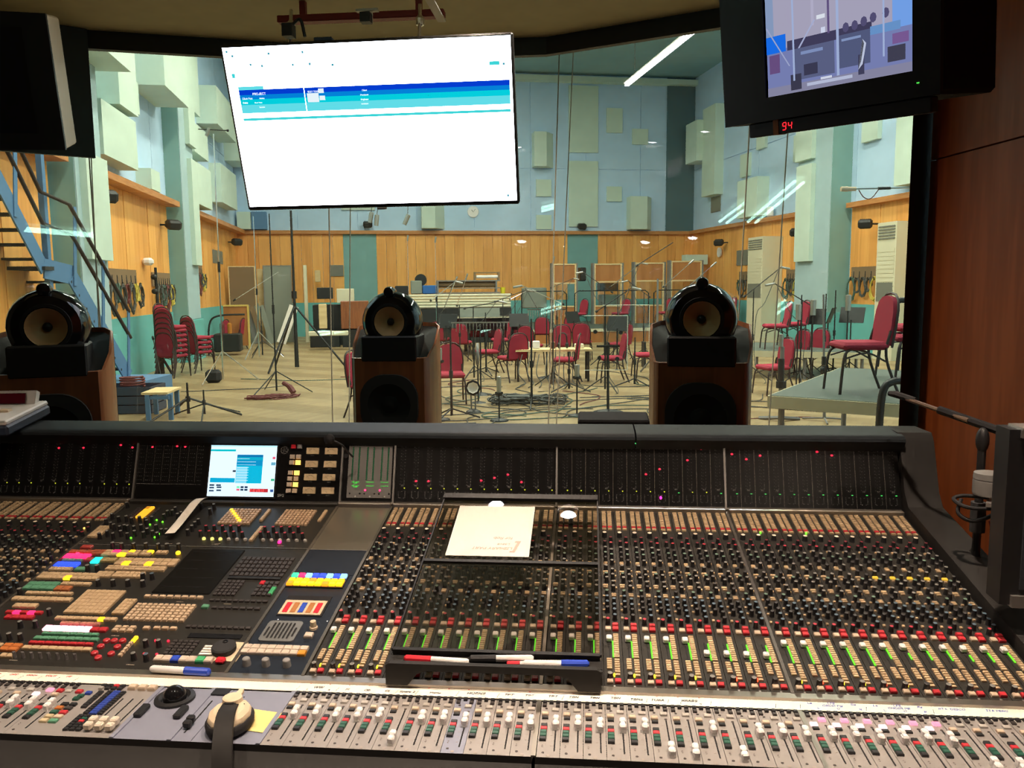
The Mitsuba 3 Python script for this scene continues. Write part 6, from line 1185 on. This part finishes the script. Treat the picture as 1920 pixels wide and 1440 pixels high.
# black music stands at right
desk_m = mv(cb(.50, .015, .34, (0, 0, .17), .004), (0, 0, 1.0), 0, -.35)
pole_m = rod((0, 0, .03), (0, 0, 1.06), .014, 6); feet_m = cat(*[rod((0, 0, .18), (.24 * math.cos(a), .24 * math.sin(a), .01), .01, 5) for a in (0, 2.1, 4.2)])
for x, y, rz, z, t in ((6.25, 17.1, -50, .0, 'black music stand before the teal wall, left one of the tilted three'), (6.62, 17.2, -120, .02, 'black music stand before the teal wall, middle one of the tilted three'), (7.1, 17.2, -40, .02, 'black music stand before the teal wall, right one of the tilted three'), (4.9, 19.5, 30, 0, 'black music stand behind the right loudspeaker at its right shoulder'), (1.75, 23.0, 40, -.2, 'music stand left of the second wood topped screen'), (2.3, 17.9, -30, -.15, 'music stand with a tilted black desk seen through the clear screens'), (.2, 20.2, 10, -.15, 'music stand below the bright clip rail'), (-1.5, 18.8, -20, -.1, 'music stand right of the head of the centre loudspeaker')):
    k = thing('music_stand', t, 'music stand'); M = mat4((x, y, FZ + .35 + z - .35), math.radians(rz)); part(k, 'desk', desk_m, 'stand_black', M @ mat4((0, 0, .0))); part(k, 'pole', pole_m, 'stand_black', M); part(k, 'foot', feet_m, 'stand_black', M)
for x, y, z, t in ((4.88, 14, .88, 'grey cylindrical microphone left of the music stands'), (5.72, 14, 1.03, 'pale cylindrical microphone in front of the music stand row'), (5.2, 14.2, .95, 'round grey fan shaped mount before the music stands')): 
    k = thing('microphone', t, 'microphone'); part(k, 'body', mic_body((x, y, z), (0, 0, 1), .27, .045), 'mic_silver', smooth=40); part(k, 'stand_pole', rod((x, y, FZ), (x, y, z), .012, 6), 'stand_black'); part(k, 'base', lathe([(.15, 0), (.02, .04)], 12), 'stand_black', mat4((x, y, FZ)))
# grand piano, white tubes, roll drum and boxes at the far side
k = thing('grand_piano', 'black grand piano standing before the stack of white tubes', 'piano')
outline = [(1.95, 21.6), (3.7, 21.6), (3.7, 22.6), (3.2, 23.4), (2.6, 23.8), (2.1, 23.6), (1.95, 23.0)]
part(k, 'case', prism(outline, .30, .33), 'black_gloss', HM); part(k, 'lid', prism(Polygon(outline).buffer(.03), .025, .635), 'black_gloss', HM); part(k, 'music_desk', mv(bx(1.1, .02, .24), (2.72, 21.9, .80), 0, -.15), 'grey_felt', HM)
for X, Y in ((2.1, 21.75), (3.55, 21.75), (2.5, 23.4)): part(k, 'leg', mv(lathe([(.05, 0), (.05, .2), (.075, .5), (.075, .68)], 10), (X, Y, FZ)), 'black_gloss', HM)
for i in range(5):
    single('white_tube', f'long white tube of the stack under the roll drum, {("lowest", "second lowest", "middle", "second highest", "top")[i]} one', 'tube', rod((1.05, 27, .84 + .092 * i), (4.40, 27, .84 + .092 * i), .044, 10), 'ac_cream', HM)
single('tube_rack', 'low dark rack carrying the white tubes', 'rack', B(1.0, 4.4, 26.85, 27.3, FZ, .79), 'stand_black', HM)
k = thing('roll_drum', 'long brown roll in a pale metal frame on top of the white tubes', 'roll'); part(k, 'roll', rod((2.05, 27.5, 1.56), (4.0, 27.5, 1.56), .10, 14), 'brown_felt', HM, smooth=40)
part(k, 'frame', cat(B(2.0, 4.1, 27.3, 27.6, 1.26, 1.30), B(2.0, 4.1, 27.3, 27.34, 1.42, 1.45), B(2.0, 4.1, 27.3, 27.6, 1.66, 1.70), B(2.0, 2.05, 27.3, 27.6, 1.26, 1.70), B(3.95, 4.0, 27.3, 27.6, 1.26, 1.70)), 'grey_plate', HM)
single('roll_table', 'dark table carrying the brown roll', 'table', cat(B(1.0, 4.5, 27.35, 28.1, 1.20, 1.25), B(1.05, 1.1, 27.5, 28, FZ, 1.2), B(4.3, 4.35, 27.5, 28, FZ, 1.2)), 'stand_black', HM)
k = thing('paper_roller', 'white paper roll in a dark bracket on the brown roll', 'roll'); part(k, 'roll', rod((3.32, 27.45, 1.81), (4.1, 27.45, 1.81), .055, 10), 'white_plastic', HM); part(k, 'bracket', cat(B(3.24, 3.30, 27.35, 27.55, 1.702, 1.97), B(4.04, 4.1, 27.35, 27.55, 1.702, 1.97), B(3.3, 4.05, 27.43, 27.48, 1.92, 1.96)), 'brown_felt', HM)
single('blue_crate', 'blue crate on the white tubes beside the grey box', 'crate', cb(.52, .4, .28, (1.79, 27.6, 1.40), .02), 'blue_felt', HM); single('grey_box', 'grey case on the white tubes left of the blue crate', 'case', cb(.36, .4, .44, (1.33, 27.6, 1.48), .02), 'grey_felt', HM); single('yellow_bucket', 'small yellow bucket on the right end of the white tubes', 'bucket', mv(lathe([(.07, 0), (.09, .2), (.08, .2)], 14), (4.22, 27.5, 1.252)), 'yellow_plastic', HM); single('black_case', 'black case with pale edges left of the grey case', 'case', cb(.42, .4, .28, (.84, 27.6, 1.39), .02), 'stand_black', HM); single('cable_drum', 'black round drum behind the grey case', 'drum', mv(lathe([(.2, -.05), (.2, .05)], 18), (1.5, 27.95, 1.72), 0, math.pi / 2), 'stand_black', HM)
single('side_table', 'dark side table under the black case', 'table', cat(B(.4, 1.0, 27.3, 28.0, 1.18, 1.24), B(.42, .47, 27.4, 27.9, FZ, 1.18), B(.93, .98, 27.4, 27.9, FZ, 1.18)), 'stand_black', HM)
# boards and equipment at the back left
for X0, X1, Y, z1, mt, t in ((-4.88, -4.0, 29, 2.24, 'brown_felt', 'tall brown board leaning at the back left corner'), (-3.75, -2.82, 29, 2.26, 'grey_felt', 'tall pale grey board at the back left'), (-3.98, -3.8, 29.3, 2.15, 'pine', 'narrow wooden board between the brown and the grey board')):
    k = thing('acoustic_board', t, 'board'); part(k, 'panel', B(X0 + .03, X1 - .03, Y, Y + .08, FZ + (1.25 if mt == 'brown_felt' else 0), z1 - .03), mt, HM); part(k, 'frame', cat(B(X0, X1, Y - .01, Y + .1, z1 - .03, z1), B(X0, X0 + .03, Y - .01, Y + .1, FZ, z1), B(X1 - .03, X1, Y - .01, Y + .1, FZ, z1)), 'pine' if mt != 'grey_felt' else 'grey_plate', HM)
    if mt == 'brown_felt': part(k, 'lower_panel', B(X0 + .03, X1 - .03, Y, Y + .08, FZ, .90), 'grey_felt', HM)
for X, Y, sx, sy, z0, z1, mt, t in ((-2.32, 28.5, .1, .3, FZ, 2.25, 'ac_cream', 'tall narrow cream post at the far left of the wood wall'), (-2.12, 31.6, .2, .2, 1.70, 2.14, 'pine', 'small wooden loudspeaker on the far wall left of the teal panel'), (-.96, 27, .54, .5, 1.0, 1.46, 'ac_cream', 'white flight case stacked left of the teal panel'), (-1.6, 27, .48, .5, 1.14, 1.50, 'stand_black', 'black rack case left of the white flight case'), (-1.63, 26, .24, .2, .24, 1.0, 'pine', 'upright yellow wooden box left of the dark piano'), (-.66, 26.2, .85, .5, .22, 1.08, 'cherry_wood', 'dark red wooden cabinet behind the centre loudspeaker'), (-1.42, 25, 1.15, .4, .08, .21, 'ac_cream', 'low white bench left of the centre loudspeaker'), (-1.3, 27.3, 1.4, .7, FZ, .95, 'stand_black', 'black table carrying the cases left of the teal panel'), (-1.6, 26.3, .9, .35, FZ, .16, 'stand_black', 'low black trolley under the yellow wooden box'), (-.66, 26.2, .8, .45, FZ, .20, 'stand_black', 'low black base of the dark red cabinet')):
    single('equipment_case' if mt != 'pine' else 'wooden_box', t, 'case' if mt != 'pine' else 'box', cb(sx, sy, z1 - z0 - .004, (X, Y, (z0 + z1) / 2), .015), mt, HM)
for i, (X, sl) in enumerate(((-2.9, .35), (-3.6, -.25), (-3.9, -.3), (-4.1, -.2))): single('leaning_board', f'{("white", "grey", "dark", "thin dark")[i]} board leaning against the back boards', 'board', mv(bx(.16 if i else .30, .03, 1.3), (X, 28.0 + .15 * i, .30), 0, -.12, sl), ('paper', 'grey_felt', 'brown_felt', 'grey_plate')[i], HM)
k = thing('orange_panel', 'brown slanted panel with yellow edge by the left wall', 'panel'); part(k, 'panel', B(-4.6, -3.9, 26.2, 26.25, FZ + .1, .95), 'gobo_wood', HM); part(k, 'edge', cat(B(-4.6, -3.86, 26.17, 26.27, .95, 1.0), B(-3.9, -3.85, 26.17, 26.27, FZ, .97)), 'yellow_wood', HM)
k = thing('pipe_trolley', 'low black trolley with bent pipe handle and red cans by the left column', 'trolley'); part(k, 'box', cb(.7, .5, .5, (-4.1, 23.9, .0), .03), 'stand_black', HM); part(k, 'handle', path(curve([(-4.6, 23.7, FZ), (-4.55, 23.7, .5), (-4.3, 23.7, .75), (-3.6, 23.7, .78)], 14), .025, 8), 'stand_black', HM)
for X, mt, t in ((-4.25, 'cable_red', 'left red can on the pipe trolley'), (-4.05, 'orange_fabric', 'right orange can on the pipe trolley')): single('spray_can', t, 'can', mv(lathe([(.06, 0), (.06, .26), (.03, .3)], 12), (X, 23.9, .252)), mt, HM)
# door frame, clock, wall loudspeakers, air conditioners
k = thing('door_box', 'pale exit sign box over a wooden door at the back right', 'sign'); part(k, 'box', B(11.7, 12.6, 30.2, 30.6, 2.25, 2.62), 'box_green', HM); part(k, 'door', B(11.95, 12.6, 30.3, 30.36, FZ, 2.2), 'gobo_wood', HM)
for X, Y, z, t in ((12.5, 28.7, 3.0, 'dark wall loudspeaker on the right wall, farthest of three'), (12.45, 23.0, 3.0, 'dark wall loudspeaker on the right wall, next to the column'), (12.4, 19.4, 2.98, 'dark wall loudspeaker on the right wall, nearest of three'), (-4.85, 21.0, 3.02, 'dark wall loudspeaker on the left wall near the column'), (-4.85, 30.2, 3.1, 'dark wall loudspeaker on the left wall, far one'), (-4.8, 15.9, 3.15, 'dark wall loudspeaker on the left wall behind the stairs'), (-.35, 31.95, 3.85, 'small black loudspeaker on the rail of the far wall, left one'), (8.2, 31.95, 3.8, 'small black loudspeaker on the rail of the far wall, right one')):
    k = thing('wall_loudspeaker', t, 'loudspeaker'); s = 1 if X > 0 else -1; rz_ = s * -.6 if abs(Y - 31.95) > .1 else 0; part(k, 'box', mv(cb(.34, .26, .22, (0, 0, 0), .05), (X - s * .12, Y, z), rz_, .25), 'stand_black', HM); part(k, 'bracket', B(min(X, X + s * .25), max(X, X + s * .25), Y - .02, Y + .02, z - .02, z + .02) if abs(Y - 31.95) > .1 else B(X - .03, X + .03, Y, Y + .18, z - .13, z - .09), 'stand_black', HM)
k = thing('wall_clock', 'round white wall clock high on the far wall under the large screen', 'clock'); part(k, 'face', mv(lathe([(.21, 0), (.22, .05), (.20, .06), (0, .055)], 24), (3.8, YF, 4.36), 0, math.pi / 2), 'white_plastic', HM); part(k, 'hand', cat(mv(bx(.012, .004, .14), (3.84, YF - .065, 4.40), 0, 0, .7), mv(bx(.012, .004, .10), (3.77, YF - .065, 4.39), 0, 0, -.6)), 'ink', HM)
k = thing('wall_clock', 'round clock on the wood wall at the back right', 'clock'); part(k, 'face', mv(lathe([(.17, 0), (.18, .05), (0, .055)], 20), (0, 0, 0), math.pi / 2, -math.pi / 2), 'white_plastic', HM @ mat4((12.69, 29.28, 2.67)))
single('wall_siren', 'small white horn shaped box on the left wall', 'speaker', cb(.2, .28, .16, (-4.92, 19.3, 2.1), .05), 'white_plastic', HM); single('wall_socket_box', 'small white box at the rail of the right wall', 'box', cb(.1, .3, .3, (12.6, 25.2, 3.80), .02), 'white_plastic', HM)
for X, Y, w, z0, z1, t in ((12.3, 25.05, 1.05, FZ, 2.98, 'tall cream air conditioner with louvred top at the right wall, farther one'), (12.25, 18.05, .75, FZ, 2.92, 'tall cream air conditioner at the right wall, nearer one beside the window post')):
    k = thing('air_conditioner', t, 'air conditioner'); part(k, 'cabinet', B(X - .25, XR - .03, Y - w / 2, Y + w / 2, z0, z1), 'ac_cream', HM)
    for i in range(5): part(k, 'louvre', B(X - .27, X - .25, Y - w / 2 + .06, Y + w / 2 - .06, z1 - .12 - i * .07, z1 - .085 - i * .07), 'ac_dark', HM)
    for i in range(12): part(k, 'slat', B(X - .262, X - .25, Y - w / 2 + .05, Y + w / 2 - .05, z1 - .70 - i * .1, z1 - .62 - i * .1), 'ac_cream', HM)
    part(k, 'lower_grille', B(X - .265, X - .25, Y - w / 2 + .06, Y + w / 2 - .06, 1.05, 1.5), 'ac_dark', HM)
# hook rails with coiled cables
def coil(r, n=3, th=.012, seed=0):
    q = random.Random(seed); pts = []
    for i in range(n * 12 + 1):
        a = i * math.pi / 6; rr = r * (1 + .12 * math.sin(a * 1.7 + seed) + q.uniform(-.05, .05)); pts.append((q.uniform(-.02, .02) + .01 * i / 12, rr * .72 * math.sin(a), -r * 1.1 + rr * 1.15 * math.cos(a)))
    return path(pts, th, 5, False)
COILS = [coil(.16, 3, .016, 1), coil(.20, 3, .018, 2), coil(.14, 4, .016, 3), coil(.24, 3, .02, 4)]
for side, Y0, Y1, z, nm in ((-1, 19.9, 21.5, 1.58, 'left wall by the column'), (-1, 16.2, 18.6, 1.6, 'left wall behind the stairs'), (-1, 23.5, 25.4, 1.9, 'left wall beyond the column'), (1, 22.8, 24.2, 1.62, 'right wall beyond the column'), (1, 18.5, 20.6, 1.62, 'right wall beside the near air conditioner'), (1, 25.7, 27.6, 1.62, 'right wall beside the far air conditioner')):
    X = XL + .02 if side < 0 else XR - .02; k = thing('hook_rail', f'dark rail with wire hooks on the {nm}', 'hook rail')
    n = 8; part(k, 'rail', B(min(X, X - side * .04), max(X, X - side * .04), Y0, Y1, z - .02, z + .30), 'brown_felt', HM)
    for i in range(n):
        Y = Y0 + .12 + (Y1 - Y0 - .24) * i / (n - 1); part(k, 'hook', path([(X - side * .04, Y, z + .18), (X - side * .05, Y, z), (X - side * .12, Y, z - .05), (X - side * .16, Y, z + .02)], .011, 5), 'stand_black', HM)
        if (side == 1 and Y0 > 25) and i < 5: continue
        c = ('cable_black', 'cable_black', 'cable_green', 'cable_black', 'cable_red', 'cable_black', 'cable_yellow', 'cable_black')[(i + (3 if side > 0 else 0)) % 8]
        single('cable_coil', f'coiled cables hanging on the hooks of the {nm}', 'cable', COILS[(i * 3 + int(Y0)) % 4], c, HM @ mat4((X - side * .12, Y, z - .02), 0, 0, 0), group=f'coils on the {nm}')
# left foreground: blue trestle, trays and cables
k = thing('blue_trestle', 'small blue trestle with yellow top in the left foreground', 'trestle')
for x, y in ((-5.15, 11.5), (-4.85, 11.55), (-5.3, 12.1), (-5.0, 12.15)): part(k, 'leg', bb(x - .03, x + .03, y - .02, y + .02, FZ, .02), 'steel_blue')
part(k, 'top', mv(bx(.36, .66, .03), (-5.08, 11.82, .035), .1), 'pine'); part(k, 'rail', bb(-5.15, -4.85, 11.5, 11.54, -.05, .0), 'steel_blue')
for i in range(3): single('black_tray', f'dark stacking tray under the coiled cables at the foot of the stairs, {("lowest", "middle", "top")[i]} one', 'tray', mv(cat(bx(1.1, .6, .02, (0, 0, -.05)), bx(1.1, .02, .12, (0, -.3, 0)), bx(1.1, .02, .12, (0, .3, 0)), bx(.02, .6, .12, (-.55, 0, 0)), bx(.02, .6, .12, (.55, 0, 0))), (-5.95, 12.4, FZ + .07 + .135 * i), .05), 'navy_plastic')
for i, (x, y, r, c) in enumerate(((-5.75, 12.35, .17, 'cable_red'), (-6.3, 12.3, .16, 'cable_red'))): single('cable_coil', f'{("right", "left")[i]} dark red coil of cable on the stacked trays', 'cable', path([(x + r * math.cos(a) * (1 + .05 * math.sin(3 * a)), y + r * math.sin(a), .04 + .018 * a / 3) for a in np.linspace(0, 8 * math.pi, 80)], .014, 5), c)
# cables on the floor
def floor_cable(x, y, L, seed, mt, turn=1.0):
    q = random.Random(seed); a = q.uniform(0, 6.28); pts = [(x, y)]; c = q.uniform(-1, 1)
    for i in range(int(L / .35)):
        c = .6 * c + q.uniform(-1, 1) * turn; a += c * .5; x += .35 * math.cos(a); y += .35 * math.sin(a) * .8; pts.append((x, y))
    return path([(p[0], p[1], FZ + .012) for p in curve([(u, v, 0) for u, v in pts], len(pts) * 3)], .0075, 5)
q = random.Random(21)
for i in range(40):
    x, y = (q.uniform(-1.2, 2.6), q.uniform(10.8, 15.5)) if i < 26 else (q.uniform(-5.5, -1.5), q.uniform(15, 20)) if i < 34 else (q.uniform(3.0, 6), q.uniform(12.5, 16))
    mt = 'cable_red' if i % 9 == 4 else 'cable_green' if i % 4 == 1 else 'cable_black'
    single('floor_cable', f'{ {"cable_red": "dark red", "cable_green": "dark green", "cable_black": "black"}[mt]} cable lying tangled on the wooden floor of the hall', 'cable', floor_cable(x, y, q.uniform(2, 4.5), i, mt), mt, group=f'{mt.split("_")[1]} cables on the hall floor')
single('cable_heap', 'heap of dark red cable on the floor at the foot of the thin black stand', 'cable', path([(-4.05 + .34 * math.cos(a) * (1 + .25 * math.sin(a * .37)) , 13.75 + .22 * math.sin(a * 1.03), FZ + .01 + .006 * (i % 7)) for i, a in enumerate(np.linspace(0, 40, 170))], .010, 5), 'cable_red')
single('cable_heap', 'heap of black cables and boxes on the floor right of the round lamp', 'cable', cat(path([(.25 + .5 * math.cos(a) * (1 + .3 * math.sin(a * .31)), 12.9 + .3 * math.sin(a * 1.07), FZ + .02 + .012 * (i % 9)) for i, a in enumerate(np.linspace(0, 70, 260))], .013, 5), bx(.35, .2, .12, (.1, 12.9, FZ + .06))), 'cable_black')
for i in range(7): single('hanging_cable', 'cable hanging in a loop from the wooden table to the floor', 'cable', path(curve([(.2 + i * .16, 15.6, .20), (.12 + i * .17, 15.3, -.12), (.25 + i * .15, 15.2, -.30), (.1 + i * .2, 14.8, FZ + .012)], 16), .009, 5), 'cable_black', group='cables hanging off the wooden table')
single('black_bag', 'black bag with a red tag on the floor left of the right loudspeaker', 'bag', cb(.30, .2, .22, (2.85, 14.95, FZ + .11), .06), 'rubber')
single('black_desk_top', 'black sloping desk top just behind the console left of the right loudspeaker', 'desk', mv(cb(.235, .12, .03, (0, 0, 0), .006), (.338, 2.72, 1.050), -.093, .10), 'black_matte')
single('desk_pedestal', 'dark pedestal under the black sloping desk top', 'pedestal', bb(.28, .40, 2.68, 2.76, 0, 1.02), 'black_matte')
